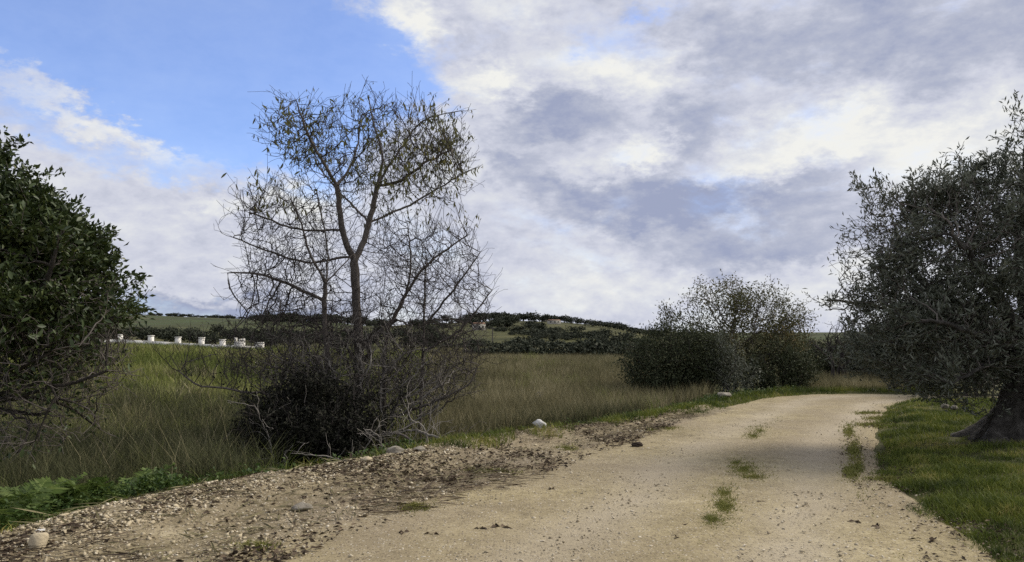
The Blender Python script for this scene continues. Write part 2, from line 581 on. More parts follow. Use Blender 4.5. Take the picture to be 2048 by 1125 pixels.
def height(x, y, under_road=True):
    x = np.atleast_1d(np.asarray(x, float))
    y = np.atleast_1d(np.asarray(y, float))
    sd, side = road_sd(x, y)
    bw = bank_w(y)
    u = sd / bw
    left = np.interp(u, [0, .30, .62, .85, 1.0], [0, .02, .14, .16, .07]) * np.minimum(1, bw / 1.2)
    left = np.where(sd > bw, .05 - .50 * smooth(0, 1.5, sd - bw), left)
    right = np.interp(sd, [0, .15, .5, 2, 6, 14], [0, .03, .07, .17, .33, .40])
    n = np.where(sd < 0, 0.0, np.where(side > 0, left, right))
    n = n + np.where(sd > .1, .035 * fbm(x * 1.6, y * 1.6, 3) * np.minimum(1, sd * 2), 0)
    n = n + smooth(2, 8, sd) * .10 * fbm(x * .35, y * .35, 9)
    r = np.hypot(x, y)
    k = smooth(16, 42, r)
    far = h_far(x, y) + .12 * fbm(x * .12, y * .12, 21) * smooth(20, 60, r) + .9 * fbm(x * .02, y * .02, 5, 3) * smooth(120, 320, r)
    z = n * (1 - k) + far * k
    on = smooth(.35, -.05, sd) * smooth(45, 30, r)
    z = z * (1 - on)
    if under_road:
        z = z - .07 * smooth(.10, -.25, sd) * smooth(60, 40, r)
    return z


def H1(x, y):
    return float(height(x, y)[0])


def on_ground(px, py, near=3.5, far=400):
    """the first place where a pixel's sight line meets the land"""
    Ys = np.geomspace(near, far, 700)
    a = (px - 1024.0) / F
    b = (562.5 - py) / F
    t = Ys / (CP - SP * b)
    X, Z = a * t, EYE + (SP + CP * b) * t
    g = height(X, Ys)
    below = np.nonzero(Z <= g)[0]
    i = below[0] if len(below) else len(Ys) - 1
    return np.array((X[i], Ys[i], g[i]))


# ground: one sheet, fine near the road and coarse at the horizon
azs = np.concatenate((np.radians(np.linspace(-180, -46, 40)), np.radians(np.linspace(-45, 45, 420)), np.radians(np.linspace(46, 180, 40))[:-1]))
rs = np.concatenate((np.linspace(.4, 3.6, 8), np.geomspace(4, 30, 210), np.geomspace(30.8, 6000, 120)))
A2, R2 = np.meshgrid(azs, rs)
gx, gy = R2 * np.sin(A2), R2 * np.cos(A2)
gz = height(gx.ravel(), gy.ravel()).reshape(gx.shape)
na, nr = len(azs), len(rs)
ii, jj = np.meshgrid(np.arange(nr - 1), np.arange(na), indexing='ij')
j2 = (jj + 1) % na
quads = np.stack((ii * na + jj, ii * na + j2, (ii + 1) * na + j2, (ii + 1) * na + jj), -1).reshape(-1, 4)[:, ::-1]
GV = np.stack((gx, gy, gz), -1).reshape(-1, 3)
GV = np.concatenate((GV, [[0, 0, H1(0, 0)]]))
capf = np.stack((np.full(na, len(GV) - 1), (np.arange(na) + 1) % na, np.arange(na)), 1)
ground = link('ground', make_mesh('ground', GV, capf, quads, True), 'ground')
tag(ground, kind='structure')


def strip(u0, u1, nu, zfun, s0=0, s1=None, fine=8):
    """a sheet along the way, u in metres to the left of the centre as functions of the half width"""
    s1 = len(RC) - 1 if s1 is None else s1
    ss = np.linspace(s0, s1, (s1 - s0) * fine + 1)
    cx = np.interp(ss, np.arange(len(RC)), RC[:, 0])
    cy = np.interp(ss, np.arange(len(RC)), RC[:, 1])
    nx = np.interp(ss, np.arange(len(RC)), RN[:, 0])
    ny = np.interp(ss, np.arange(len(RC)), RN[:, 1])
    hw = np.interp(ss, np.arange(len(RC)), RW)
    U = np.linspace(0, 1, nu)
    lo, hi = u0(hw, cy), u1(hw, cy)
    uu = lo[:, None] + (hi - lo)[:, None] * U[None]
    X = cx[:, None] + nx[:, None] * uu
    Y = cy[:, None] + ny[:, None] * uu
    Z = zfun(X, Y, uu, hw[:, None], U[None])
    n0, n1 = X.shape
    a, b = np.meshgrid(np.arange(n0 - 1), np.arange(n1 - 1), indexing='ij')
    q = np.stack((a * n1 + b, (a + 1) * n1 + b, (a + 1) * n1 + b + 1, a * n1 + b + 1), -1).reshape(-1, 4)[:, ::-1]
    return make_mesh('sheet', np.stack((X, Y, Z), -1).reshape(-1, 3), None, q, True)


def track_at(X, Y, uu):
    """how far the surface is worn by wheels"""
    q = uu + .14 * fbm(X * .7, Y * .7, 141)
    t = np.exp(-((q + 1.18) / .34) ** 2) + .85 * np.exp(-((q - .45) / .40) ** 2)
    return np.clip(t * (.8 + .5 * fbm(X * 1.5, Y * 1.5, 142)), 0, 1)


TRACK = []


def road_z(X, Y, uu, hw, U):
    TRACK.append(track_at(X, Y, uu).ravel())
    e = np.abs(uu) / hw
    rut = -.020 * track_at(X, Y, uu)
    z = .020 * (1 - np.clip(e, 0, 1) ** 2) + rut + .007 * fbm(X * 2.2, Y * 2.2, 40) + .006 * fbm(X * 9, Y * 9, 44)
    over = np.clip((np.abs(uu) - hw + .12 + .16 * fbm(X * 1.1, Y * 1.1, 47)) / .40, 0, 1)
    return z + .004 - .13 * over


road = link('dirt_road', strip(lambda hw, y: -hw - .45, lambda hw, y: hw + .45, 90, road_z), 'road_dirt')
ta = road.data.attributes.new('worn', 'FLOAT', 'POINT')
ta.data.foreach_set('value', TRACK[0].astype(np.float32))
tag(road, kind='structure')


def bank_z(X, Y, uu, hw, U):
    g = height(X.ravel(), Y.ravel(), False).reshape(X.shape)
    edge = np.clip((.5 - np.abs(U - .5)) / .10 + .6 * fbm(X * 1.3, Y * 1.3, 52), 0, 1)
    z = g + .020 + .022 * fbm(X * 3, Y * 3, 50) + .012 * fbm(X * 11, Y * 11, 51)
    return z - .14 * (1 - edge)


i0, i1 = 8, 66
bank = link('gravel_bank', strip(lambda hw, y: hw - .45, lambda hw, y: hw + bank_w(y) + .15, 56, bank_z, i0, i1), 'bank_dirt')
tag(bank, kind='structure')


# ------------------------------------------------------------------ pieces: stones, leaves, blades
def ico():
    t = (1 + 5 ** .5) / 2
    v = np.array([(-1, t, 0), (1, t, 0), (-1, -t, 0), (1, -t, 0), (0, -1, t), (0, 1, t), (0, -1, -t), (0, 1, -t), (t, 0, -1), (t, 0, 1), (-t, 0, -1), (-t, 0, 1)])
    f = np.array([(0, 11, 5), (0, 5, 1), (0, 1, 7), (0, 7, 10), (0, 10, 11), (1, 5, 9), (5, 11, 4), (11, 10, 2), (10, 7, 6), (7, 1, 8),
                  (3, 9, 4), (3, 4, 2), (3, 2, 6), (3, 6, 8), (3, 8, 9), (4, 9, 5), (2, 4, 11), (6, 2, 10), (8, 6, 7), (9, 8, 1)])
    return norm(v.astype(float)), f


ICO_V, ICO_F = ico()


def subdivide(V, Fc):
    V = list(map(tuple, V))
    cache, out = {}, []

    def mid(a, b):
        k = (min(a, b), max(a, b))
        if k not in cache:
            cache[k] = len(V)
            V.append(tuple((np.array(V[a]) + np.array(V[b])) / 2))
        return cache[k]
    for a, b, c in Fc:
        x, y, z = mid(a, b), mid(b, c), mid(c, a)
        out += [(a, x, z), (x, b, y), (z, y, c), (x, y, z)]
    return norm(np.array(V)), np.array(out)


ICO2_V, ICO2_F = subdivide(ICO_V, ICO_F)
ICO3_V, ICO3_F = subdivide(ICO2_V, ICO2_F)


def rand_rot(n):
    q = norm(rng.normal(size=(n, 4)))
    a, b, c, d = q.T
    return np.stack((np.stack((1 - 2 * (c * c + d * d), 2 * (b * c - a * d), 2 * (b * d + a * c)), -1),
                     np.stack((2 * (b * c + a * d), 1 - 2 * (b * b + d * d), 2 * (c * d - a * b)), -1),
                     np.stack((2 * (b * d - a * c), 2 * (c * d + a * b), 1 - 2 * (b * b + c * c)), -1)), 1)


def stones(pos, size, flat=.65):
    """many small angular stones in one set of arrays"""
    n = len(pos)
    V = ICO_V[None] * (1 + .42 * rng.normal(size=(n, 12, 1)).clip(-1.3, 1.3)) * (.5 + .9 * rng.random((n, 1, 3)))
    V = np.einsum('nij,nvj->nvi', rand_rot(n), V)
    V[..., 2] *= flat
    V = V * np.asarray(size)[:, None, None] * .5 + np.asarray(pos)[:, None]
    Fc = ICO_F[None] + (np.arange(n) * 12)[:, None, None]
    return V.reshape(-1, 3), Fc.reshape(-1, 3)


def rock_mesh(name, size, seed, flat=.7, rough=.18, square=False):
    r = np.random.default_rng(seed)
    V, Fc = ICO3_V.copy(), ICO3_F
    if square:
        V = V / (np.abs(V) ** 6).sum(1, keepdims=True) ** (1 / 6)
    for _ in range(14):                                   # knock flat faces off it
        d = norm(r.normal(size=3))
        k = .62 + .3 * r.random()
        s = V @ d
        V = V - np.where(s > k, s - k, 0)[:, None] * d * .85
    V = V * (1 + rough * (vnoise(V[:, 0] * 2.5 + seed, V[:, 1] * 2.5 + V[:, 2] * 3, seed) + .5 * vnoise(V[:, 0] * 7, V[:, 1] * 7 + V[:, 2] * 6, seed + 1))[:, None])
    V = V * np.array(size) * .5
    return make_mesh(name, V, Fc)


def leaf_arrays(pos, d, nrm, L, W, curl=.25):
    """folded two-triangle leaves"""
    d = norm(d)
    s = norm(np.cross(d, nrm))
    u = np.cross(s, d)
    L = np.asarray(L).reshape(-1, 1)
    W = np.asarray(W).reshape(-1, 1)
    b = pos
    t = pos + d * L - u * L * curl * .4
    m = pos + d * L * .48
    l = m + s * W * .5 + u * W * .22
    r = m - s * W * .5 + u * W * .22
    V = np.stack((b, l, t, r), 1)
    n = len(pos)
    k = (np.arange(n) * 4)[:, None]
    Fc = np.concatenate((k + [0, 1, 2], k + [0, 2, 3]))
    return V.reshape(-1, 3), Fc


def blades(pos, Hh, W, lean=.35, bend=.5):
    n = len(pos)
    a = rng.random(n) * 6.283
    side = np.stack((np.cos(a), np.sin(a), np.zeros(n)), 1)
    b = rng.random(n) * 6.283
    fwd = np.stack((np.cos(b), np.sin(b), np.zeros(n)), 1)
    Hh = np.asarray(Hh).reshape(-1, 1)
    W = np.asarray(W).reshape(-1, 1)
    ln = (lean * rng.random((n, 1)))
    up = np.array([[0, 0, 1.0]])
    m = pos + (up + fwd * ln) * Hh * .55
    bd = ln + bend * rng.random((n, 1))
    t = m + norm(up + fwd * bd * 1.6) * Hh * .5
    V = np.stack((pos - side * W * .5, pos + side * W * .5, m + side * W * .38, m - side * W * .38, t), 1)
    k = (np.arange(n) * 5)[:, None]
    return V.reshape(-1, 3), (k + [3, 2, 4]), (k + [0, 1, 2, 3])


# ------------------------------------------------------------------ trees: space colonisation
def ell(px, py, rx, ry, Y, ry_depth, n, shell=0.0):
    """points inside an ellipsoid given by its outline in the photograph and its depth"""
    p = norm(rng.normal(size=(n, 3))) * ((shell + (1 - shell) * rng.random((n, 1))) ** (1 / 3))
    c = P(px, py, Y)
    s = Y / F
    return c + p * np.array((rx * s, ry_depth, ry * s))


class Skeleton:
    def __init__(s):
        s.pos, s.par, s.minr = [], [], []

    def path(s, pts, parent=-1, r0=0.0, r1=0.0, step=.12, wob=.0):
        """an explicit limb through the points; returns the index of its last node"""
        pts = [np.array(p, float) for p in pts]
        if parent >= 0:
            pts = [np.array(s.pos[parent])] + pts
        tot = sum(np.linalg.norm(b - a) for a, b in zip(pts, pts[1:])) + 1e-9
        run, first = 0.0, parent < 0
        last = parent
        if first:
            s.pos.append(pts[0]); s.par.append(-1); s.minr.append(r0)
            last = len(s.pos) - 1
        n = len(pts)
        for i in range(n - 1):
            p0, p1, p2, p3 = pts[max(i - 1, 0)], pts[i], pts[i + 1], pts[min(i + 2, n - 1)]
            L = np.linalg.norm(p2 - p1)
            k = max(1, int(round(L / step)))
            for j in range(1, k + 1):
                t = j / k
                q = .5 * ((2 * p1) + (p2 - p0) * t + (2 * p0 - 5 * p1 + 4 * p2 - p3) * t * t + (3 * p1 - p0 - 3 * p2 + p3) * t ** 3)
                q = q + rng.normal(size=3) * wob
                s.pos.append(q); s.par.append(last)
                f = (run + L * t) / tot
                s.minr.append(r0 * (1 - f) + r1 * f)
                last = len(s.pos) - 1
            run += L
        return last

    def near(s, p):
        d = np.linalg.norm(np.array(s.pos) - np.array(p), axis=1)
        return int(np.argmin(d))

    def colonize(s, attr, step=.1, infl=.9, kill=.14, iters=160, jit=.25, grav=0.0, allow=None):
        A = np.array(attr)
        Pn = np.array(s.pos)
        par = list(s.par)
        kids = np.zeros(len(Pn), int)
        best = np.full(len(A), 1e9)
        near = np.zeros(len(A), int)
        base = np.arange(len(Pn)) if allow is None else np.array(allow)
        for i in range(0, len(base), 400):
            D = ((A[:, None] - Pn[None, base[i:i + 400]]) ** 2).sum(-1)
            m = D.min(1)
            k = D.argmin(1)
            up = m < best
            best[up] = m[up]
            near[up] = base[i:i + 400][k[up]]
        for it in range(iters):
            m = best < (infl * infl if it > 4 else 1e8)
            if not m.any():
                break
            sums = np.zeros((len(Pn), 3))
            np.add.at(sums, near[m], norm(A[m] - Pn[near[m]]))
            act = np.unique(near[m])
            act = act[kids[act] < 6]
            if not len(act):
                break
            mi = np.nonzero(m)[0]
            mi = mi[rng.permutation(len(mi))]
            one = np.zeros(len(Pn), int)
            one[near[mi]] = mi
            d = norm(norm(sums[act]) * .55 + norm(A[one[act]] - Pn[act]) + rng.normal(size=(len(act), 3)) * jit + np.array((0, 0, -grav)))
            new = Pn[act] + d * step * (.8 + .4 * rng.random((len(act), 1)))
            n0 = len(Pn)
            Pn = np.concatenate((Pn, new))
            par += list(act)
            kids[act] += 1
            kids = np.concatenate((kids, np.zeros(len(new), int)))
            for i in range(0, len(new), 300):
                D = ((A[:, None] - new[None, i:i + 300]) ** 2).sum(-1)
                mm = D.min(1)
                k = D.argmin(1)
                up = mm < best
                best[up] = mm[up]
                near[up] = n0 + i + k[up]
            keep = best > kill * kill
            A, best, near = A[keep], best[keep], near[keep]
            if not len(A):
                break
        s.pos = list(Pn)
        s.par = par
        s.minr = s.minr + [0.0] * (len(Pn) - len(s.minr))
        return s

    def sprout(s, idx, L, n, nseg=5, up=.2, spread=1.0, droop=0.0):
        """short random twigs from the given nodes"""
        for i in idx:
            for _ in range(n):
                p = np.array(s.pos[i])
                pr = s.par[i]
                base = norm(p - np.array(s.pos[pr])) if pr >= 0 else np.array((0, 0, 1.0))
                d = norm(base * .5 + rng.normal(size=3) * spread * .6 + np.array((0, 0, up)))
                ln = L * (.5 + rng.random())
                last = int(i)
                for k in range(nseg):
                    d = norm(d + rng.normal(size=3) * .22 + np.array((0, 0, -droop)))
                    p = p + d * ln / nseg
                    s.pos.append(p); s.par.append(last); s.minr.append(0.0)
                    last = len(s.pos) - 1

    def fuzz(s, L, prob, rmax=None, up=.25, nseg=3, spread=.9, mask=None, droop=0.0):
        """straight fine side twigs on the grown wood"""
        n0 = len(s.pos)
        pos = np.array(s.pos)
        par = np.maximum(np.array(s.par), 0)
        ok = rng.random(n0) < prob
        ok &= np.array(s.minr) < .02
        if mask is not None:
            ok &= mask(pos)
        idx = np.nonzero(ok)[0]
        base = norm(pos[idx] - pos[par[idx]])
        d = norm(base * .7 + rng.normal(size=(len(idx), 3)) * spread * .6 + np.array((0, 0, up)))
        ln = L * (.4 + 1.2 * rng.random((len(idx), 1)))
        p = pos[idx]
        last = idx
        for k in range(nseg):
            d = norm(d + rng.normal(size=d.shape) * .13 + np.array((0, 0, -droop)))
            p = p + d * ln / nseg
            m0 = len(s.pos)
            s.pos += list(p)
            s.par += [int(i) for i in last]
            s.minr += [0.0] * len(p)
            last = np.arange(m0, m0 + len(p))
        return s

    def radii(s, tip=.004, power=2.3, cap=1.0):
        n = len(s.pos)
        acc = np.zeros(n)
        cnt = np.zeros(n, int)
        r = np.zeros(n)
        for i in range(n - 1, -1, -1):
            r[i] = max(tip if cnt[i] == 0 else min(acc[i] ** (1 / power), cap), s.minr[i])
            p = s.par[i]
            if p >= 0:
                acc[p] += r[i] ** power
                cnt[p] += 1
        s.r = r
        s.tips = cnt == 0
        return r

    def chains(s):
        n = len(s.pos)
        kids = [[] for _ in range(n)]
        for i in range(n):
            if s.par[i] >= 0:
                kids[s.par[i]].append(i)
        out = []
        stack = [(i, None) for i in range(n) if s.par[i] < 0]
        while stack:
            i, pre = stack.pop()
            ch = [] if pre is None else [pre]
            cur = i
            while True:
                ch.append(cur)
                if not kids[cur]:
                    break
                ks = sorted(kids[cur], key=lambda k: -s.r[k])
                for k in ks[1:]:
                    stack.append((k, cur))
                cur = ks[0]
            out.append((ch, pre is not None))
        return out


def tube(pts, rad, ns, lump=0.0):
    n = len(pts)
    tan = norm(np.gradient(pts, axis=0)) if n > 2 else norm(np.repeat((pts[-1:] - pts[:1]), n, 0))
    ref = np.array((.31, .83, .46)) if abs(tan[:, 2]).mean() > .7 else np.array((.1, .15, .98))
    a = norm(np.cross(tan, ref))
    b = np.cross(tan, a)
    ang = np.arange(ns) * 2 * math.pi / ns
    rr = np.repeat(rad[:, None], ns, 1)
    if lump:
        sgrid = np.arange(n)[:, None] * .35
        rr = rr * (1 + lump * vnoise(np.cos(ang)[None] * 1.6 + 7.3, np.sin(ang)[None] * 1.6 + sgrid, 5) + lump * .5 * vnoise(np.cos(ang)[None] * 4 + sgrid * 2, np.sin(ang)[None] * 4, 8))
    V = pts[:, None] + (a[:, None] * np.cos(ang)[None, :, None] + b[:, None] * np.sin(ang)[None, :, None]) * rr[..., None]
    i, j = np.meshgrid(np.arange(n - 1), np.arange(ns), indexing='ij')
    j2 = (j + 1) % ns
    q = np.stack((i * ns + j, i * ns + j2, (i + 1) * ns + j2, (i + 1) * ns + j), -1).reshape(-1, 4)
    return V.reshape(-1, 3), q


def build_wood(sk, root, base, bark, twig_mat, limb_r, lump=.0, max_limbs=40, trunk_name='trunk'):
    base = np.asarray(base, float)
    pos = np.array(sk.pos) - base
    ch = sk.chains()
    ch.sort(key=lambda c: -(sk.r[c[0][1 if c[1] else 0]]))
    TV, TQ, off, limbs = [], [], 0, 0
    for c, sub in ch:
        idx = np.array(c)
        rad = sk.r[idx].copy()
        if sub:
            rad[0] = min(rad[0], rad[1] * 1.15)
        if len(idx) < 2:
            continue
        big = rad.max() > limb_r and limbs < max_limbs and len(idx) > 3
        ns = 14 if rad.max() > .10 else 8 if rad.max() > .03 else 5 if rad.max() > .012 else 3
        v, q = tube(pos[idx], rad, ns, lump if rad.max() > .05 else 0)
        if big:
            nm = trunk_name if (not sub) else 'limb'
            link(nm, make_mesh(nm, v, None, q, True), bark, root)
            limbs += 1
        else:
            TV.append(v)
            TQ.append(q + off)
            off += len(v)
    if TV:
        o = link('twigs', make_mesh('twigs', np.concatenate(TV), None, np.concatenate(TQ), True), twig_mat, root)
        tag(o, kind='stuff')


def leaf_shape(name, wr, fold=.22, curl=.12):
    """one leaf of unit length along +Y with a folded midrib"""
    ys = [0, .22, .5, .78, 1.0]
    ws = [.06, .72, 1.0, .66, 0.02]
    V, q = [], []
    for y, k in zip(ys, ws):
        h = -curl * y * y
        V += [(-.5 * wr * k, y, h + fold * wr * k * .5), (0, y, h), (.5 * wr * k, y, h + fold * wr * k * .5)]
    for i in range(4):
        q += [(i * 3, i * 3 + 1, i * 3 + 4, i * 3 + 3), (i * 3 + 1, i * 3 + 2, i * 3 + 5, i * 3 + 4)]
    return make_mesh(name, V, None, q, True)


def build_leaves(root, base, pos, d, nrm, L, W, material, shape, nmax=300, name='leaf', prefer=None):
    """the largest-looking leaves as parts of their own, the others joined"""
    base = np.asarray(base, float)
    px, py = proj(pos)
    inside = (px > 4) & (px < 2044) & (py > 4) & (py < 1120)
    score = np.where(inside, L / pos[:, 1], 0)
    if prefer is not None:
        score = score * prefer
    order = np.argsort(-score)
    one = order[:nmax]
    rest = order[nmax:]
    d = norm(d)
    s = norm(np.cross(d, nrm))
    u = np.cross(s, d)
    if not shape.materials:
        shape.materials.append(MATS[material])
    for i in one:
        M = Matrix((s[i], d[i], u[i])).transposed()
        o = bpy.data.objects.new(name, shape)
        COL.objects.link(o)
        o.parent = root
        o.location = tuple(pos[i] - base)
        o.rotation_euler = M.to_euler()
        o.scale = (float(L[i]),) * 3
    if len(rest):
        V, Fc = leaf_arrays(pos[rest] - base, d[rest], nrm[rest], L[rest], W[rest])
        tag(link('foliage', make_mesh('foliage', V, Fc), material, root), kind='stuff')


def up_n(n, k=1.0):
    return norm(rng.normal(size=(n, 3)) * .7 + np.array((0, 0, k)))


def pick(sk, rmax, mask=None):
    r = sk.r
    idx = np.nonzero(r < rmax)[0]
    if mask is not None:
        idx = idx[mask(np.array(sk.pos)[idx])]
    return idx


# ---- the tall half-bare tree
def big_tree():
    Y = 14.0
    base = np.array((P(714, 860, Y)[0], Y, H1(P(714, 860, Y)[0], Y)))
    root = thing('almond_tree', base, 'tall half-bare forked tree with drooping thin leaves above the roadside brambles', 'tree')
    q = lambda x, y, dy=0.0: P(x, y, Y + dy)
    sk = Skeleton()
    t0 = sk.path([base + (0, 0, -.15), q(716, 790), q(719, 700), q(713, 610), q(708, 520)], -1, .088, .062, wob=.006)
    a = sk.path([q(692, 487, -.1), q(680, 430, -.2), q(674, 372, -.3)], t0, .062, .045, wob=.006)
    a1 = sk.path([q(640, 315, -.5), q(610, 255, -.6), q(592, 200, -.7)], a, .034, .010, wob=.008)
    a2 = sk.path([q(700, 335, -.1), q(716, 285, .1), q(722, 235, .2)], a, .028, .009, wob=.008)
    b = sk.path([q(724, 492, .1), q(742, 432, .2), q(754, 372, .3)], t0, .062, .045, wob=.006)
    b1 = sk.path([q(764, 310, .4), q(745, 240, .5), q(737, 190, .5)], b, .032, .009, wob=.008)
    b2 = sk.path([q(800, 362, 0), q(855, 322, -.3), q(905, 300, -.5)], b, .030, .010, wob=.008)
    b3 = sk.path([q(806, 290, .6), q(850, 240, .8), q(925, 222, .9)], b, .026, .008, wob=.008)
    b4 = sk.path([q(820, 410, .6), q(880, 375, 1.0), q(930, 345, 1.2)], sk.near(q(735, 450, .2)), .020, .007, wob=.008)
    b5 = sk.path([q(690, 395, .9), q(650, 350, 1.3), q(620, 290, 1.5)], sk.near(q(735, 450, .2)), .020, .007, wob=.008)
    # second stem on the left
    l0 = sk.path([(P(668, 850, 13.4)[0], 13.4, H1(P(668, 850, 13.4)[0], 13.4) - .1), q(656, 740, -.6), q(650, 650, -.6), q(650, 566, -.6)], -1, .055, .036, wob=.006)
    sk.path([q(622, 515, -.8), q(604, 450, -.9), q(582, 400, -1.0)], l0, .022, .008, wob=.008)
    sk.path([q(655, 515, -.5), q(645, 440, -.5), q(632, 380, -.4)], l0, .020, .008, wob=.008)
    sk.path([q(684, 532, -.4), q(710, 500, -.2)], l0, .016, .008, wob=.006)
    sk.path([q(620, 525, -.4), q(545, 505, -.8), q(445, 468, -1.0)], sk.near(q(705, 512)), .014, .005, wob=.008)
    sk.path([q(610, 460, -.5), q(560, 448, -.8), q(500, 425, -.9)], sk.near(q(688, 465)), .011, .004, wob=.008)
    sk.path([q(590, 575, -.8), q(530, 552, -1.0), q(455, 545, -1.1)], sk.near(q(650, 600, -.6)), .011, .004, wob=.01)
    # bare shoots on the right
    r0 = sk.path([(P(770, 850, 14.3)[0], 14.3, H1(P(770, 850, 14.3)[0], 14.3) - .1), q(768, 740, .3), q(776, 660, .3)], -1, .05, .034, wob=.006)
    sk.path([q(806, 600, .1), q(850, 535, -.1), q(935, 470, -.3)], r0, .020, .006, wob=.008)
    sk.path([q(812, 590, .7), q(822, 520, .8), q(815, 450, .9)], r0, .015, .006, wob=.008)
    s0 = sk.path([(P(838, 835, 14.6)[0], 14.6, H1(P(838, 835, 14.6)[0], 14.6) - .1), q(845, 720, .6), q(848, 620, .6), q(852, 520, .7)], -1, .030, .012, wob=.008)
    sk.path([q(900, 590, .5), q(965, 500, .4)], sk.near(q(848, 650, .6)), .013, .005, wob=.008)
    sk.path([q(920, 660, .2), q(985, 580, .1)], sk.near(q(846, 700, .6)), .013, .005, wob=.008)
    # sawn or broken stubs round the trunk
    sk.path([q(740, 700, -.2), q(690, 660, -.4)], sk.near(q(718, 720)), .045, .030)
    sk.path([q(752, 670, .1), q(792, 640, .1)], sk.near(q(718, 705)), .050, .035)
    sk.path([q(690, 690, .2), q(655, 665, .3)], sk.near(q(718, 735)), .035, .015)
    # low sweeping boughs
    sk.path([q(690, 798, -.5), q(640, 780, -.8), q(590, 745, -1.0), q(545, 735, -1.2)], sk.near(q(715, 820)), .036, .012, wob=.01)
    sk.path([q(620, 800, -1.2), q(560, 790, -1.4), q(440, 778, -1.7), q(390, 765, -1.8), q(335, 728, -1.8)], sk.near(q(664, 810, -.6)), .030, .006, wob=.012)
    sk.path([q(830, 820, -.3), q(890, 795, -.6), q(940, 765, -.8), q(955, 730, -.9)], sk.near(q(770, 835, .3)), .034, .010, wob=.012)
    sk.path([q(810, 790, .0), q(860, 760, -.1), q(905, 735, -.2)], sk.near(q(770, 815, .3)), .022, .008, wob=.012)
    att = np.concatenate((
        ell(745, 305, 190, 108, Y, 1.6, 1100), ell(600, 280, 70, 90, Y - .3, 1.0, 260), ell(870, 330, 85, 95, Y, 1.1, 330),
        ell(565, 455, 95, 85, Y - .7, 1.2, 520), ell(575, 570, 112, 66, Y - .8, 1.1, 620), ell(650, 480, 80, 100, Y, .9, 260),
        ell(860, 545, 105, 100, Y + .3, 1.2, 1150), ell(770, 490, 60, 80, Y + .6, .8, 200), ell(690, 630, 200, 60, Y - .2, 1.2, 800),
        ell(930, 610, 60, 90, Y + .2, .8, 300)))
    sk.colonize(att, .11, 1.3, .13, 200, .10)
    low = np.concatenate((ell(560, 700, 120, 70, Y - .9, 1.0, 900), ell(860, 710, 110, 70, Y, 1.0, 900), ell(430, 740, 110, 34, Y - 1.7, .4, 160),
                          ell(700, 750, 160, 80, Y - .4, 1.0, 900)))
    sk.colonize(low, .10, 1.2, .15, 140, .16)
    sk.fuzz(.36, .16, up=.85, nseg=5, spread=.6)
    sk.fuzz(.28, .50, up=.40)
    sk.fuzz(.14, .2, up=.2)
    sk.radii(.0030, 2.95, .2)
    build_wood(sk, root, base, 'bark_grey', 'twig_dark', .0165, .10, 60)
    pos = np.array(sk.pos)
    px, py = proj(pos)
    cl = vnoise(pos[:, 0] * 1.6, pos[:, 2] * 1.6 + pos[:, 1], 31)
    right = np.clip((px - 560) / 330, .30, 1.1)
    pr = np.where((sk.r < .011) & (py < 455), .50 * right * np.clip(.55 + 1.1 * cl, .06, 1.5), 0) * np.clip((470 - py) / 90, .15, 1) * np.clip((py - 150) / 60, .03, 1)
    pr = np.where((py > 320) & (px < 700), pr * .35, pr)
    idx = np.repeat(np.arange(len(pos)), rng.poisson(np.clip(pr, 0, 3) * 1.5))
    n = len(idx)
    d = norm(rng.normal(size=(n, 3)) * .42 + np.array((0, 0, -1.0)))
    L = .070 + .065 * rng.random(n)
    build_leaves(root, base, pos[idx] + rng.normal(size=(n, 3)) * .012, d, norm(rng.normal(size=(n, 3))), L, L * .27, 'leaf_droop',
                 leaf_shape('droop_leaf', .27))


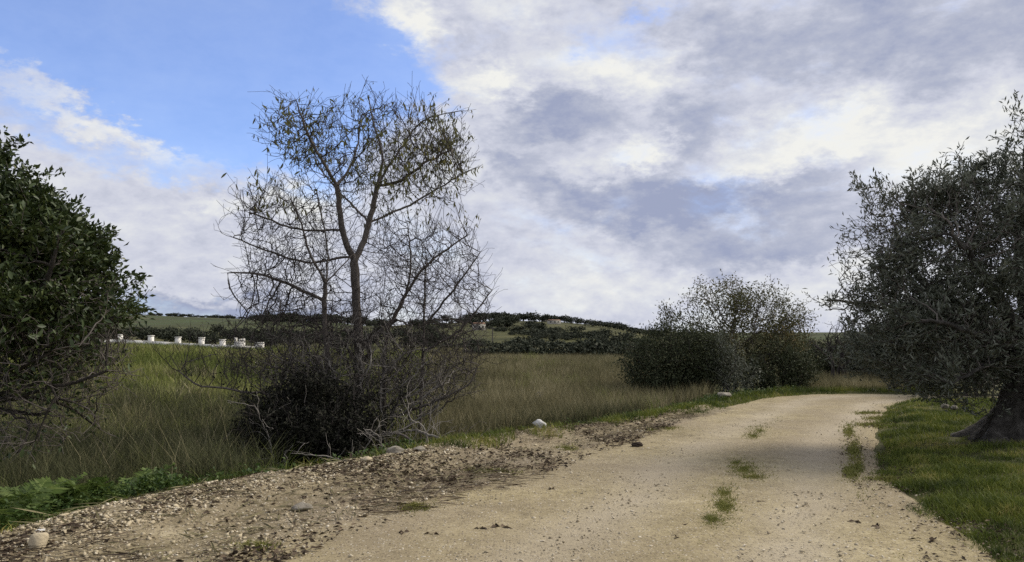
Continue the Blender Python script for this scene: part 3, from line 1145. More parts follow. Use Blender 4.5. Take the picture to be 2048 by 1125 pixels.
# ---- the evergreen at the left edge
def left_tree():
    Y = 7.6
    bx = P(-70, 900, Y)[0]
    base = np.array((bx, Y, H1(bx, Y)))
    root = thing('citrus_tree', base, 'dense dark evergreen tree with broad glossy leaves at the left edge', 'tree')
    q = lambda x, y, dy=0.0: P(x, y, Y + dy)
    sk = Skeleton()
    t = sk.path([base + (0, 0, -.2), q(-60, 860), q(-40, 770), q(-20, 690)], -1, .075, .055, wob=.01)
    for pts, r in (([q(40, 640, -.3), q(90, 560, -.5), q(120, 480, -.6)], .04), ([q(-10, 600, .1), q(0, 480, .1), q(8, 380, .1), q(-4, 320, .1)], .045),
                   ([q(60, 690, .2), q(140, 640, .4), q(220, 600, .5)], .035), ([q(-90, 600), q(-150, 500, .1)], .04)):
        sk.path(pts, t, r, .012, wob=.012)
    for pts, r in (([q(60, 790, -.3), q(130, 770, -.4), q(230, 740, -.4)], .020), ([q(70, 830, -.2), q(120, 800, -.3), q(190, 830, -.4)], .016),
                   ([q(50, 740, -.5), q(110, 700, -.7), q(180, 690, -.8)], .018), ([q(60, 850, -.5), q(40, 900, -.6)], .016),
                   ([q(80, 800, .3), q(150, 820, .5), q(200, 860, .5)], .014), ([q(100, 770, -.5), q(80, 850, -.6), q(60, 890, -.6)], .012)):
        sk.path(pts, sk.near(q(-40, 800)), r * .8, .005, wob=.015)
    ev = [(60, 490, 92, 92, 1.0), (-60, 500, 130, 120, 1.0), (140, 520, 46, 76, .7), (120, 600, 96, 52, .9), (195, 600, 40, 46, .6), (30, 415, 62, 40, .7),
          (-60, 600, 150, 90, 1.0), (228, 618, 34, 22, .4), (80, 640, 110, 46, .9)]
    att = np.concatenate([ell(x, y, rx, ry, Y, dy, int(rx * ry / 15)) for x, y, rx, ry, dy in ev] + [ell(4, 306, 22, 26, Y, .10, 50)])
    sk.colonize(att, .075, 1.6, .10, 160, .18)
    low = np.concatenate((ell(95, 690, 145, 75, Y, .9, 1500), ell(70, 760, 150, 70, Y - .1, .8, 1000), ell(170, 740, 80, 60, Y, .5, 300), ell(70, 840, 110, 60, Y - .3, .5, 220)))
    sk.colonize(low, .07, 1.2, .095, 140, .3)
    sk.fuzz(.17, .03, up=.5, nseg=4, spread=.8)
    sk.fuzz(.18, .75, up=.1)
    sk.fuzz(.10, .3, up=.0)
    sk.radii(.0024, 2.5, .09)
    build_wood(sk, root, base, 'bark_dark', 'bark_grey', .014, .10, 40)
    pos = np.array(sk.pos)
    px, py = proj(pos)
    cl = vnoise(pos[:, 0] * 3, pos[:, 2] * 3 + pos[:, 1], 17)
    pr = np.where(sk.r < .012, np.interp(py, [560, 620, 660, 720, 800], [5.2, 4.0, 1.5, .55, .15]), 0) * np.clip(.9 + .7 * cl, .15, 2)
    pr = np.where((px > 205) & (py > 560) & (py < 640), np.maximum(pr, 1.2), pr)
    pr = np.where((px > 200) & (py > 650), pr * .15, pr)
    pr = np.where(py < 345, 5.0, pr)
    idx = np.repeat(np.arange(len(pos)), rng.poisson(pr))
    n = len(idx)
    ctr = q(40, 560)
    out = norm(pos[idx] - ctr)
    d = norm(rng.normal(size=(n, 3)) * .75 + out * .6 + np.array((0, 0, .15)))
    L = .046 + .040 * rng.random(n)
    L = np.where(py[idx] < 345, L * 1.1, L)
    build_leaves(root, base, pos[idx] + rng.normal(size=(n, 3)) * .03, d, up_n(n, .6), L, L * .45, 'leaf_glossy', leaf_shape('glossy_leaf', .45))
    # thin dead shoots that stick out of the crown
    return root


# ---- the old olive at the right edge
def olive():
    Y = 11.6
    bx = P(2040, 880, Y)[0]
    base = np.array((bx, Y, H1(bx, Y)))
    root = thing('olive_tree', base, 'large old olive tree with flared gnarled trunk at the right edge', 'tree')
    q = lambda x, y, dy=0.0: P(x, y, Y + dy)
    sk = Skeleton()
    t = sk.path([base + (-.05, 0, -.3), q(2030, 880), q(2036, 850), q(2050, 800), q(2062, 745), q(2075, 690)], -1, .40, .30, .08, .004)
    for k in range(len(sk.minr)):
        hgt = sk.pos[k][2] - base[2]
        sk.minr[k] = .27
    na_, nz_ = 56, 40
    hz = np.linspace(-.25, 1.75, nz_)
    th = np.linspace(0, 2 * math.pi, na_, endpoint=False)
    tp = np.array(sk.pos)
    cx_ = np.interp(hz + base[2], tp[:, 2], tp[:, 0]) - base[0]
    cy_ = np.interp(hz + base[2], tp[:, 2], tp[:, 1]) - base[1]
    H2, T2 = np.meshgrid(hz, th, indexing='ij')
    tw = T2 + .5 * H2
    flare = .30 + .42 * np.exp(-np.maximum(H2 + .05, 0) / .30) + .06 * np.exp(-((H2 - 1.5) / .35) ** 2)
    rid = .24 * np.sin(3 * tw + 2.2) + .20 * np.sin(7 * tw + .6 + .8 * np.sin(3 * H2)) + .11 * np.sin(15 * tw + 3 * np.sin(2.5 * H2))
    rr = flare * (1 + rid * (.45 + np.exp(-np.maximum(H2, 0) / .45)) + .10 * fbm(np.cos(tw) * 2.4 + 5, np.sin(tw) * 2.4 + H2 * 2.2, 12) + .05 * fbm(np.cos(tw) * 9, np.sin(tw) * 9 + H2 * 5, 13))
    V = np.stack((cx_[:, None] + rr * np.cos(T2), cy_[:, None] + rr * np.sin(T2), H2), -1).reshape(-1, 3)
    i_, j_ = np.meshgrid(np.arange(nz_ - 1), np.arange(na_), indexing='ij')
    j2_ = (j_ + 1) % na_
    link('trunk', make_mesh('trunk', V, None, np.stack((i_ * na_ + j_, i_ * na_ + j2_, (i_ + 1) * na_ + j2_, (i_ + 1) * na_ + j_), -1).reshape(-1, 4), True), 'bark_olive', root)
    L = [([q(2010, 620, -.3), q(1960, 540, -.7), q(1900, 460, -1.0)], .12), ([q(2050, 600, .2), q(2040, 500, .3), q(2045, 400, .3), q(2050, 290, .2)], .13),
         ([q(1980, 660, .3), q(1900, 600, .6), q(1820, 540, .8), q(1790, 450, .8)], .11), ([q(2100, 620), q(2150, 520)], .11),
         ([q(1990, 690, -.5), q(1930, 660, -1.0), q(1850, 640, -1.2)], .08), ([q(1960, 690, .6), q(1860, 650, 1.0), q(1740, 610, 1.2), q(1660, 600, 1.3)], .05),
         ([q(1995, 720, -.3), q(1950, 740, -.8), q(1900, 770, -1.0)], .04)]
    for pts, r in L:
        sk.path(pts, t, r, .018, wob=.014)
    ev = [(1800, 470, 78, 105, .9), (1760, 540, 75, 100, .9), (1870, 420, 75, 75, .9), (1920, 520, 150, 150, 1.3), (2010, 430, 120, 90, 1.2), (2050, 290, 48, 75, .5),
          (2030, 560, 120, 140, 1.3), (1860, 640, 150, 100, 1.3), (1960, 690, 120, 80, 1.2), (1700, 608, 55, 14, .4), (1740, 470, 55, 30, .4), (1705, 500, 28, 24, .3),
          (1770, 690, 80, 60, .8), (1890, 745, 100, 46, .9), (1940, 795, 70, 36, .7), (2000, 770, 80, 56, .5), (1830, 760, 60, 30, .6), (2120, 450, 100, 160, 1.2), (1825, 385, 28, 36, .3), (1895, 375, 30, 28, .3), (1960, 350, 40, 40, .4)]
    att = np.concatenate([ell(x, y, rx, ry, Y, dy, int(rx * ry * dy / 9) + 20) for x, y, rx, ry, dy in ev])
    sk.colonize(att, .10, 2.0, .13, 160, .2)
    sk.fuzz(.48, .035, up=.75, nseg=6, spread=.7)
    sk.fuzz(.22, .30, up=.25)
    sk.radii(.0032, 2.4, .28)
    build_wood(sk, root, base, 'bark_olive', 'bark_grey', .03, .12, 30, 'limb')
    pos = np.array(sk.pos)
    px, py = proj(pos)
    cl = vnoise(pos[:, 0] * 2.2, pos[:, 2] * 2.2 + pos[:, 1], 23)
    pr = np.where(sk.r < .012, 5.6, 0) * np.clip(.75 + 1.5 * cl, .10, 2)
    pr = np.where(px > 2120, pr * .5, pr)
    idx = np.repeat(np.arange(len(pos)), rng.poisson(pr))
    n = len(idx)
    par = np.array(sk.par)[idx]
    tang = norm(pos[idx] - pos[np.maximum(par, 0)])
    d = norm(tang * .8 + rng.normal(size=(n, 3)) * .55 + np.array((0, 0, .25)))
    L = .060 + .05 * rng.random(n)
    build_leaves(root, base, pos[idx] + rng.normal(size=(n, 3)) * .035, d, up_n(n, .5), L, L * .25, 'leaf_olive', leaf_shape('olive_leaf', .25))


# ---- bushes and smaller trees of the middle distance
def shrub(name, label, cat, group, px, py, Y, lobes, leaf, leaf_mat, bark, dens, step=.14, stems=5, tip=.005, power=2.3, stem_r=.03, solo=0, jit=.3, bare=None,
          aspect=.3, kill=1.5, fill=0, shoots=0):
    bx = P(px, py, Y)[0]
    base = np.array((bx, Y, H1(bx, Y)))
    root = thing(name, base, label, cat, group)
    sk = Skeleton()
    zz = np.concatenate([ell(x, y, rx, ry, Y + dy0, dy, max(20, int(rx * ry * dy * (Y / F) ** 2 / step ** 3 * 1.0))) for x, y, rx, ry, dy0, dy in lobes])
    zz = zz[zz[:, 2] > base[2] + .05]
    span = (zz[:, 0].max() - zz[:, 0].min())
    for k in range(stems):
        tx = bx + (k - (stems - 1) / 2) / max(stems, 1) * span * .45
        ty = Y + rng.normal() * .25
        top = zz[rng.integers(len(zz))]
        g = H1(tx, ty)
        mid = np.array((tx + (top[0] - tx) * .35, ty + (top[1] - ty) * .3, g + (top[2] - g) * .5))
        sk.path([(tx, ty, g - .1), mid], -1, stem_r, stem_r * .4, step, .02)
    sk.colonize(zz, step, 3.0, step * kill, 140, jit)
    if shoots:
        sk.fuzz(.42, shoots * .25, up=.55, nseg=5, spread=.9)
    sk.fuzz(step * 1.8, .8, up=.3)
    sk.fuzz(step * 1.0, .25, up=.3)
    sk.radii(tip, power, stem_r * 1.4)
    build_wood(sk, root, base, bark, bark, stem_r * .55, .08, 14, 'stem')
    pos = np.array(sk.pos)
    xx, yy = proj(pos)
    pr = np.where(sk.r < tip * 3.2, dens, 0) * np.clip(.9 + .9 * vnoise(pos[:, 0] * 1.4, pos[:, 2] * 1.4 + pos[:, 1], 29), .15, 2)
    if bare is not None:
        pr = pr * bare(xx, yy)
    idx = np.repeat(np.arange(len(pos)), rng.poisson(pr))
    at = pos[idx]
    if fill:
        f = zz[rng.integers(len(zz), size=fill)] + rng.normal(size=(fill, 3)) * step * .7
        g = vnoise(f[:, 0] * 2.1, f[:, 2] * 2.1 + f[:, 1] * 1.3, 33) + .35 * rng.normal(size=fill)
        at = np.concatenate((at, f[(g > -.25) & (f[:, 2] > base[2])]))
    n = len(at)
    if n:
        d = norm(rng.normal(size=(n, 3)) + np.array((0, 0, .35)))
        Ls = leaf * (.7 + .6 * rng.random(n))
        build_leaves(root, base, at + rng.normal(size=(n, 3)) * step * .45, d, up_n(n, .4), Ls, Ls * aspect, leaf_mat, leaf_shape(name + '_leaf', aspect), nmax=solo)
    return root


big_tree()
left_tree()
olive()

# dark brambles under the tall tree
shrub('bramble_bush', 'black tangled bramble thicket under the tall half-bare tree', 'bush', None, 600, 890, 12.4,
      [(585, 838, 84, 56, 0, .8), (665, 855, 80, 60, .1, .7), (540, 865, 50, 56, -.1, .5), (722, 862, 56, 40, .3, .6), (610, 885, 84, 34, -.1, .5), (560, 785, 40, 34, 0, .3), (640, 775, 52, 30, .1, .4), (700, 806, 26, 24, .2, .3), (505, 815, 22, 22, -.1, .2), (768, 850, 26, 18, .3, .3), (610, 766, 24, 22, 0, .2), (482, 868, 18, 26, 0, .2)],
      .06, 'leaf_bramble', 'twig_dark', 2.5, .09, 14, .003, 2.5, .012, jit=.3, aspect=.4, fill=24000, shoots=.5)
shrub('bramble_bush', 'grey leafless brushwood thicket to the right of the tall tree trunk', 'bush', None, 830, 820, 15.2,
      [(830, 770, 110, 60, 0, .7), (900, 760, 70, 55, .2, .6), (760, 760, 70, 60, 0, .6)],
      .045, 'leaf_brown', 'bark_grey', .5, .09, 14, .003, 2.6, .012, jit=.3, fill=3500)
shrub('bramble_bush', 'low grey twiggy thicket left of the tall tree in the field grass', 'bush', None, 560, 760, 16.0,
      [(560, 740, 90, 40, 0, .7), (640, 720, 80, 50, .2, .7)],
      .045, 'leaf_brown', 'bark_grey', .4, .10, 12, .003, 2.6, .012, jit=.3, fill=2500)

shrub('dead_bush', 'pale grey leafless twigs tangled round the foot of the tall tree', 'bush', None, 700, 850, 13.5,
      [(690, 730, 150, 90, 0, .7), (820, 760, 100, 80, .2, .6), (590, 760, 90, 60, -.3, .5)],
      .04, 'leaf_brown', 'bark_pale', .05, .10, 18, .0042, 2.8, .013, jit=.2, shoots=.5)
# the clump on the left of the bend
shrub('hawthorn_tree', 'rounded thin-leaved tree rising behind the dark bush by the road bend', 'tree', None, 1490, 775, 26.5,
      [(1445, 600, 72, 46, 0, 1.0), (1520, 632, 82, 56, 0, 1.0), (1500, 700, 120, 66, 0, 1.2), (1378, 650, 54, 38, 0, .7), (1585, 655, 42, 60, .2, .8), (1338, 632, 26, 18, 0, .3)],
      .095, 'leaf_brown', 'bark_grey', 1.3, .18, 8, .005, 2.4, .04, fill=19000, bare=lambda x, y: np.interp(y, [560, 640, 700], [.7, 1.0, 1.3]), aspect=.4)
shrub('evergreen_bush', 'dark dense evergreen bush left of the thin-leaved tree by the road bend', 'bush', None, 1350, 775, 24.6,
      [(1345, 708, 92, 60, 0, 1.2), (1296, 735, 52, 56, -.2, 1.0), (1405, 718, 62, 66, 0, 1.1), (1340, 770, 86, 30, -.5, .8), (1320, 668, 34, 16, 0, .4), (1378, 664, 34, 18, 0, .4), (1270, 700, 26, 22, 0, .4)],
      .09, 'leaf_bush', 'twig_dark', 3.0, .16, 10, .004, 2.4, .03, aspect=.4, fill=22000)
shrub('evergreen_bush', 'grey-green olive bush in front of the thin-leaved tree by the road', 'bush', None, 1440, 780, 24.0,
      [(1448, 720, 40, 58, 0, .6), (1470, 745, 45, 40, .2, .6)],
      .085, 'leaf_olive', 'twig_dark', 3.0, .14, 7, .004, 2.4, .03, aspect=.28, fill=5000)
shrub('evergreen_bush', 'black-green bush at the road edge under the thin-leaved tree', 'bush', None, 1555, 780, 25.4,
      [(1550, 735, 62, 52, 0, .9), (1600, 745, 32, 40, .1, .6), (1510, 750, 40, 36, -.2, .6)],
      .09, 'leaf_bush', 'twig_dark', 3.0, .16, 8, .004, 2.4, .03, aspect=.4, fill=8000)
# behind the bend
shrub('bare_tree', 'slender leafless tree with dark forked stems beyond the road bend', 'tree', None, 1684, 757, 31.0,
      [(1690, 672, 40, 34, 0, .7), (1655, 690, 46, 22, 0, .7), (1684, 715, 42, 22, 0, .6)],
      .06, 'leaf_bush', 'twig_dark', .35, .15, 4, .008, 2.2, .10)
BG = [(1640, 768, 36, [(1630, 722, 70, 40, 0, 1.6)]), (1730, 775, 33, [(1735, 715, 52, 48, 0, 1.2)]),
      (1790, 778, 30, [(1800, 705, 62, 66, 0, 1.3)]), (1870, 780, 25, [(1880, 690, 72, 80, 0, 1.4)]), (1690, 762, 37, [(1705, 722, 66, 38, 0, 1.6)]),
      (1960, 785, 23, [(1960, 690, 80, 84, 0, 1.4)])]
BGL = ['low dark bush across the far side of the road bend', 'olive tree right of the leafless tree beyond the bend', 'olive tree between two others behind the old olive',
       'tall olive tree behind the left half of the old olive crown', 'low dark hedge bush behind the slender leafless tree', 'olive tree hidden behind the old olive trunk']
for (px, py, Y, lobes), lab in zip(BG, BGL):
    shrub('olive_tree', lab, 'tree', 'trees behind the road bend', px, py, Y, lobes, .13, 'leaf_olive' if Y < 34 else 'leaf_bush', 'twig_dark', 2.5, .2, 5, .006, 2.3, .06, aspect=.4, fill=10000)


# ------------------------------------------------------------------ far trees, the wall, houses
def far_tree_mesh(seed, tall=1.0, n=520, leaf=.16):
    r = np.random.default_rng(seed)
    lob = [(np.array((r.normal() * .32, r.normal() * .32, .55 * tall + r.normal() * .12)), .30 + .16 * r.random()) for _ in range(9)]
    ps = []
    for c, rad in lob:
        p = norm(r.normal(size=(n // 9, 3))) * rad * (.55 + .5 * r.random((n // 9, 1)))
        p[:, 2] *= .85 * tall
        ps.append(c + p)
    p = np.concatenate(ps)
    p = p[p[:, 2] > .10]
    m = len(p)
    V, Fc = leaf_arrays(p, r.normal(size=(m, 3)), norm(r.normal(size=(m, 3)) + (0, 0, .5)), leaf * (.6 + .8 * r.random(m)), leaf * .8 * (.6 + .8 * r.random(m)))
    crown = make_mesh('crown', V, Fc)
    crown.materials.append(MATS['leaf_far'])
    tv, tq = tube(np.array([(0, 0, -.15), (.02, 0, .15), (.0, .02, .4), (.04, 0, .6)]), np.array((.06, .05, .04, .02)), 6)
    tr = make_mesh('trunk', tv, None, tq, True)
    tr.materials.append(MATS['bark_dark'])
    return crown, tr


FT = [far_tree_mesh(100 + k) for k in range(6)]
BUSHES = [far_tree_mesh(200 + k, .7, 700, .13) for k in range(5)]
CYP = [far_tree_mesh(300 + k, 2.2, 520, .13) for k in range(2)]


def far_tree(name, loc, size, kind, label, cat, group, squash=1.0):
    crown, tr = kind
    o = thing(name, loc, label, cat, group)
    o.rotation_euler = (0, 0, rng.random() * 6.283)
    o.scale = (size * squash, size * squash, size)
    c = link('crown', crown, None, o)
    t = link('trunk', tr, None, o)
    tag(c, kind='stuff')
    return o


# grove behind the white wall
for k in range(78):
    Y = 75 + 55 * rng.random() ** 1.4
    px = 90 + 790 * (k + rng.random()) / 78
    x = (px - 1024) / F * Y
    far_tree('olive_tree', (x, Y, H1(x, Y)), 1.0 + .55 * rng.random(), FT[rng.integers(6)], 'dark rounded olive tree of the grove behind the low white wall', 'tree',
             'olive grove behind the low white wall', 1.15)
# low wooded rise on the left, beyond the grove
for k in range(46):
    Y = 235 + 90 * rng.random()
    px = 470 + 330 * rng.random()
    x = (px - 1024) / F * Y
    far_tree('oak_tree', (x, Y, H1(x, Y)), 1.8 + 1.5 * rng.random(), FT[rng.integers(6)], 'small distant tree on the wooded rise behind the bare branches', 'tree',
             'trees on the distant wooded rise', 1.2)
for px, top, lab in ((458, 641, 'left one of two distant pointed cypresses beyond the white wall'), (471, 643, 'right one of two distant pointed cypresses beyond the white wall'),
                     (536, 624, 'tall dark cypress standing on the distant wooded rise')):
    Y = 170.0 if px < 500 else 230.0
    x = (px - 1024) / F * Y
    z = H1(x, Y)
    hgt = P(px, top, Y)[2] - z
    far_tree('cypress_tree', (x, Y, z), hgt / 1.75, CYP[px % 2], lab, 'tree', None, .30)
# far line of woodland at the horizon
for k in range(90):
    Y = 900 + 650 * rng.random()
    px = 120 + 500 * rng.random()
    x = (px - 1024) / F * Y
    far_tree('oak_tree', (x, Y, H1(x, Y)), 3.0 + 2.0 * rng.random(), FT[rng.integers(6)], 'tiny tree in the far plain near the left horizon', 'tree', 'trees of the far plain', 1.6)

# hill: trees along the ridge, scrub on the slope
HT = [(870, 645, 2.6), (893, 633, 3.6), (915, 642, 2.4), (935, 640, 3.0), (944, 632, 4.0), (958, 630, 3.4), (966, 636, 4.2), (980, 630, 3.8), (993, 630, 3.6), (1005, 640, 4.2), (1016, 650, 4.0),
      (1024, 655, 3.4), (1030, 634, 3.0), (1046, 632, 3.4), (1058, 631, 4.0), (1068, 634, 3.0), (1085, 641, 3.2), (1100, 640, 3.2), (1114, 640, 3.0), (1128, 641, 3.0), (1142, 643, 2.8),
      (1156, 645, 2.8), (1170, 646, 2.6), (1186, 648, 2.6), (1200, 650, 2.6), (1215, 652, 2.4), (1230, 654, 2.4), (1246, 656, 2.2), (1262, 659, 2.2), (1280, 661, 2.2), (1298, 663, 2.2), (1316, 665, 2.0),
      (855, 650, 2.6), (840, 652, 2.6), (825, 653, 2.8), (1010, 661, 3.2), (996, 662, 3.0), (945, 655, 3.0), (930, 652, 2.8), (1082, 668, 2.6), (1150, 668, 2.2), (1210, 670, 2.0), (1250, 676, 2.2)]
HT_SORT = sorted(HT[:32])
for px, py, s in HT:
    Y = float(np.interp(py, [630, 642, 656, 670, 690], [195, 185, 150, 115, 80]))
    x = (px - 1024) / F * Y
    z = H1(x, Y)
    lab = 'single round tree standing on the open slope of the hill' if (px, py) == (1082, 668) else 'dark rounded tree below the crest of the low hill'
    if (px, py, s) in HT_SORT:
        lab = 'dark tree in the row along the crest of the low hill'
    far_tree('pine_tree', (x, Y, z), s * .55, FT[rng.integers(6)], lab, 'tree', None if 'single' in lab else 'trees along the hill crest' if 'crest' in lab and 'below' not in lab else 'trees below the hill crest', 1.25)
for k in range(230):
    Y = 62 + 120 * rng.random() ** 1.3
    px = 840 + 500 * rng.random()
    x = (px - 1024) / F * Y
    if vnoise(x * .09, Y * .05, 77) < -.05:
        continue
    far_tree('scrub_bush', (x, Y, H1(x, Y)), .5 + .8 * rng.random(), BUSHES[rng.integers(5)], 'low scrub bush dotted on the grassy hill slope', 'bush', 'scrub bushes on the hill slope', 1.5)
# dark hedge where the field ends
ORD = 'first second third fourth fifth sixth seventh eighth ninth tenth eleventh twelfth'.split()
for k, px in enumerate(np.linspace(955, 1245, 12)):
    Y = 47 + rng.random() * 3
    x = (px - 1024) / F * Y
    grey = k in (8, 9)
    far_tree('hedge_bush', (x, Y, H1(x, Y) - .1), (1.05 if not grey else 1.5) + .3 * rng.random(), BUSHES[k % 5],
             ('left' if k == 8 else 'right') + ' one of two taller greyish bushes in the field hedge' if grey else 'dark hedge bush where the dry field ends, %s from the left' % ORD[k], 'bush', 'hedge bushes at the end of the field', 1.15)


def box(c, s):
    x, y, z = np.array(s) / 2
    v = np.array([(-x, -y, -z), (x, -y, -z), (x, y, -z), (-x, y, -z), (-x, -y, z), (x, -y, z), (x, y, z), (-x, y, z)]) + np.array(c)
    f = np.array([(0, 3, 2, 1), (4, 5, 6, 7), (0, 1, 5, 4), (1, 2, 6, 5), (2, 3, 7, 6), (3, 0, 4, 7)])
    return v, f


def boxes(lst):
    V, Q, o = [], [], 0
    for c, s in lst:
        v, f = box(c, s)
        V.append(v)
        Q.append(f + o)
        o += 8
    return np.concatenate(V), np.concatenate(Q)


# low white wall with stumps of pillars
WALL = [(120, 697, 672), (242, 692, 671), (304, 693, 673), (358, 695, 676), (405, 696, 677), (447, 699, 681)]
wp = [on_ground(px, base_y) for px, base_y, _ in WALL]
wp = []
for px, by, ty in WALL:
    Y = 70.0 - (px - 120) * .012
    x = (px - 1024) / F * Y
    wp.append(np.array((x, Y, H1(x, Y))))
wbase = wp[2]
wall = thing('boundary_wall', wbase, 'low white boundary wall with short square pillars across the field', 'wall')
for a, b in zip(wp, wp[1:] + [wp[-1] + (wp[-1] - wp[-2]) * 1.55]):
    d = b - a
    L = math.hypot(d[0], d[1])
    ang = math.atan2(d[1], d[0])
    m = (a + b) / 2
    v, f = box((0, 0, .05), (L - .02, .22, .68))
    o = link('wall_section', make_mesh('wall_section', v, None, f), 'wall_white', wall, tuple(m - wbase))
    o.rotation_euler = (0, -math.atan2(d[2], L), ang)
for k, (p, (px, by, ty)) in enumerate(zip(wp, WALL)):
    top = P(px, ty, p[1])[2] - p[2]
    v, f = boxes([((0, 0, top / 2 - .15), (.36, .36, top + .3)), ((0, 0, top + .04), (.42, .42, .08))])
    o = link('pillar', make_mesh('pillar', v, None, f), 'wall_white', wall, tuple(p - wbase))
    o.rotation_euler = (0, 0, .2 * rng.normal())
Y = 64.0
for px, wpx, ty, lab in ((481, 19, 680, 'wide white gate pillar with broken top at the end of the wall'), (521, 16, 684, 'lone white pillar right of the broken gate pillar')):
    x = (px - 1024) / F * Y
    z = H1(x, Y)
    top = P(px, ty, Y)[2] - z
    wd = wpx * Y / F
    o = thing('gate_pillar', (x, Y, z), lab, 'pillar')
    v, f = boxes([((0, 0, top / 2 - .2), (wd, .4, top + .1))])
    link('pillar_body', make_mesh('pillar_body', v, None, f), 'wall_white', o)
    v, f = boxes([((-wd * .42, 0, top - .02), (wd * .16, .36, .42)), ((wd * .05, 0, top - .06), (wd * .2, .36, .26)), ((wd * .40, 0, top - .05), (wd * .2, .36, .32))] if px < 500
                 else [((0, 0, top - .08), (wd * 1.08, .46, .09))])
    link('pillar_top', make_mesh('pillar_top', v, None, f), 'wall_white', o)


def house(px, py, Y, wpx, hpx, lab):
    x = (px - 1024) / F * Y
    z = H1(x, Y)
    wd, hh = wpx * Y / F, hpx * Y / F
    o = thing('farm_house', (x, Y, z), lab, 'house')
    v, f = box((0, 0, hh / 2 - .3), (wd, wd * .6, hh + .6))
    link('wall', make_mesh('wall', v, None, f), 'wall_plaster', o)
    a, b, t = wd * .53, wd * .33, hh * .28
    rv = np.array([(-a, -b, hh), (a, -b, hh), (a, b, hh), (-a, b, hh), (-a * .8, 0, hh + t), (a * .8, 0, hh + t)])
    link('roof', make_mesh('roof', rv, [(0, 4, 3), (1, 2, 5)], [(0, 1, 5, 4), (2, 3, 4, 5), (3, 2, 1, 0)]), 'roof_tile', o)
    for s in (-.28, .05, .32):
        v, f = box((s * wd, -wd * .3 - .02, hh * .55), (wd * .12, .06, hh * .32))
        link('window', make_mesh('window', v, None, f), 'window_dark', o)


house(958, 664, 128, 26, 12, 'pale small farm house half hidden by trees on the hill')
house(1108, 652, 165, 26, 7, 'long low white farm building below the hill ridge trees')
house(1089, 636, 190, 12, 7, 'tiny white house peeking over the hill ridge')
x = (985 - 1024) / F * 75
pz = H1(x, 75)
pole = thing('utility_pole', (x, 75, pz), 'thin dark wooden pole standing below the hill', 'pole')
v, q_ = tube(np.array([(0, 0, -.2), (0, 0, .6), (.01, 0, 1.3), (.02, 0, 1.9)]), np.array((.06, .055, .05, .045)), 7)
link('post', make_mesh('post', v, None, q_, True), 'wood_grey', pole)
v, q_ = boxes([((.02, 0, 1.78), (.5, .05, .06))])
link('crossbar', make_mesh('crossbar', v, None, q_), 'wood_grey', pole)


# ------------------------------------------------------------------ grass
def scatter(n, px0, px1, Y0, Y1, keep, powr=1.0):
    """points spread over the land ahead; thinner with distance"""
    Y = Y0 * (Y1 / Y0) ** (rng.random(n) ** powr)
    px = px0 + (px1 - px0) * rng.random(n)
    x = (px - 1024) / F * Y
    sd, side = road_sd(x, Y)
    m = keep(x, Y, sd, side, px)
    x, Y = x[m], Y[m]
    return np.stack((x, Y, height(x, Y)), 1)


def add_blades(name, pos, Hh, W, material, lean=.35, bend=.5):
    V, F3, F4 = blades(pos, Hh, W, lean, bend)
    o = link(name, make_mesh(name, V, F3, F4), material)
    return tag(o, kind='stuff')


fld = lambda x, y, sd, side, px: (side > 0) & ~((y < 12.4) & (px > 520 + 60 * vnoise(x * 2.3, y * 2.3, 111)) & (px < 740 + 60 * vnoise(x * 2.1, y * 2.1, 112))) & (sd > bank_w(y) + .9 + .35 * vnoise(x, y, 61))
# green-yellow meadow on the left, tall straw on the right of the tall tree
p = scatter(120000, -120, 1300, 9, 70, fld, .85)
straw = smooth(880, 1010, 1024 + F * p[:, 0] / p[:, 1] + 60 * vnoise(p[:, 0] * .6, p[:, 1] * .4, 63))
gp = p[rng.random(len(p)) > straw * .8]
hg = (.20 + .22 * rng.random(len(gp))) * (1 + .5 * vnoise(gp[:, 0] * .5, gp[:, 1] * .3, 64))
tag(add_blades('field_grass', gp, hg, .006 + gp[:, 1] * .00045, 'grass_field', .5, .7), 'green and yellowing grass covering the field left of the road')
dp = scatter(90000, 860, 1420, 13, 60, fld, .8)
hd = (.42 + .45 * rng.random(len(dp))) * np.interp(dp[:, 1], [13, 26, 50], [1, .85, .7])
add_blades('dry_grass', dp, hd, .005 + dp[:, 1] * .00036, 'grass_dry', .30, .45)['label'] = 'tall straw-coloured dry grass right of the tall tree'
dp = scatter(36000, -60, 700, 9, 22, fld, .8)
ppx = 1024 + F * dp[:, 0] / dp[:, 1]
dp = dp[(vnoise(dp[:, 0] * .9, dp[:, 1] * .7, 66) > -.25) & ((ppx < 490) | (ppx > 760) | (dp[:, 1] > 13))]
add_blades('dry_grass', dp, .30 + .45 * rng.random(len(dp)), .004 + dp[:, 1] * .00030, 'grass_withered', .40, .6)['label'] = 'grey withered stalks at the near edge of the field'
dp = scatter(26000, -80, 620, 8.2, 14.5, fld, .9)
ppx = 1024 + F * dp[:, 0] / dp[:, 1]
dp = dp[(vnoise(dp[:, 0] * 1.3, dp[:, 1] * 1.0, 94) > -.05) & (ppx < 490 + 55 * rng.normal(size=len(dp)))]
add_blades('tall_weeds', dp, .45 + .55 * rng.random(len(dp)), .007 + 0 * dp[:, 0], 'grass_withered', .45, .8)['label'] = 'tall dark tangled weeds between the evergreen and the brambles'
dp = scatter(900, -80, 1250, 8.5, 17, fld, .9)
add_blades('straw', dp, .7 + .5 * rng.random(len(dp)), .008 + 0 * dp[:, 0], 'grass_dry', .35, .5)['label'] = 'single pale dry stalks standing above the field edge'
dp = scatter(16000, 860, 1300, 12.5, 19, lambda x, y, sd, side, px: (side > 0) & (sd > bank_w(y) + .7) & (sd < bank_w(y) + 2.6), .9)
dp = dp[vnoise(dp[:, 0] * 1.1, dp[:, 1] * 1.0, 95) > -.35]
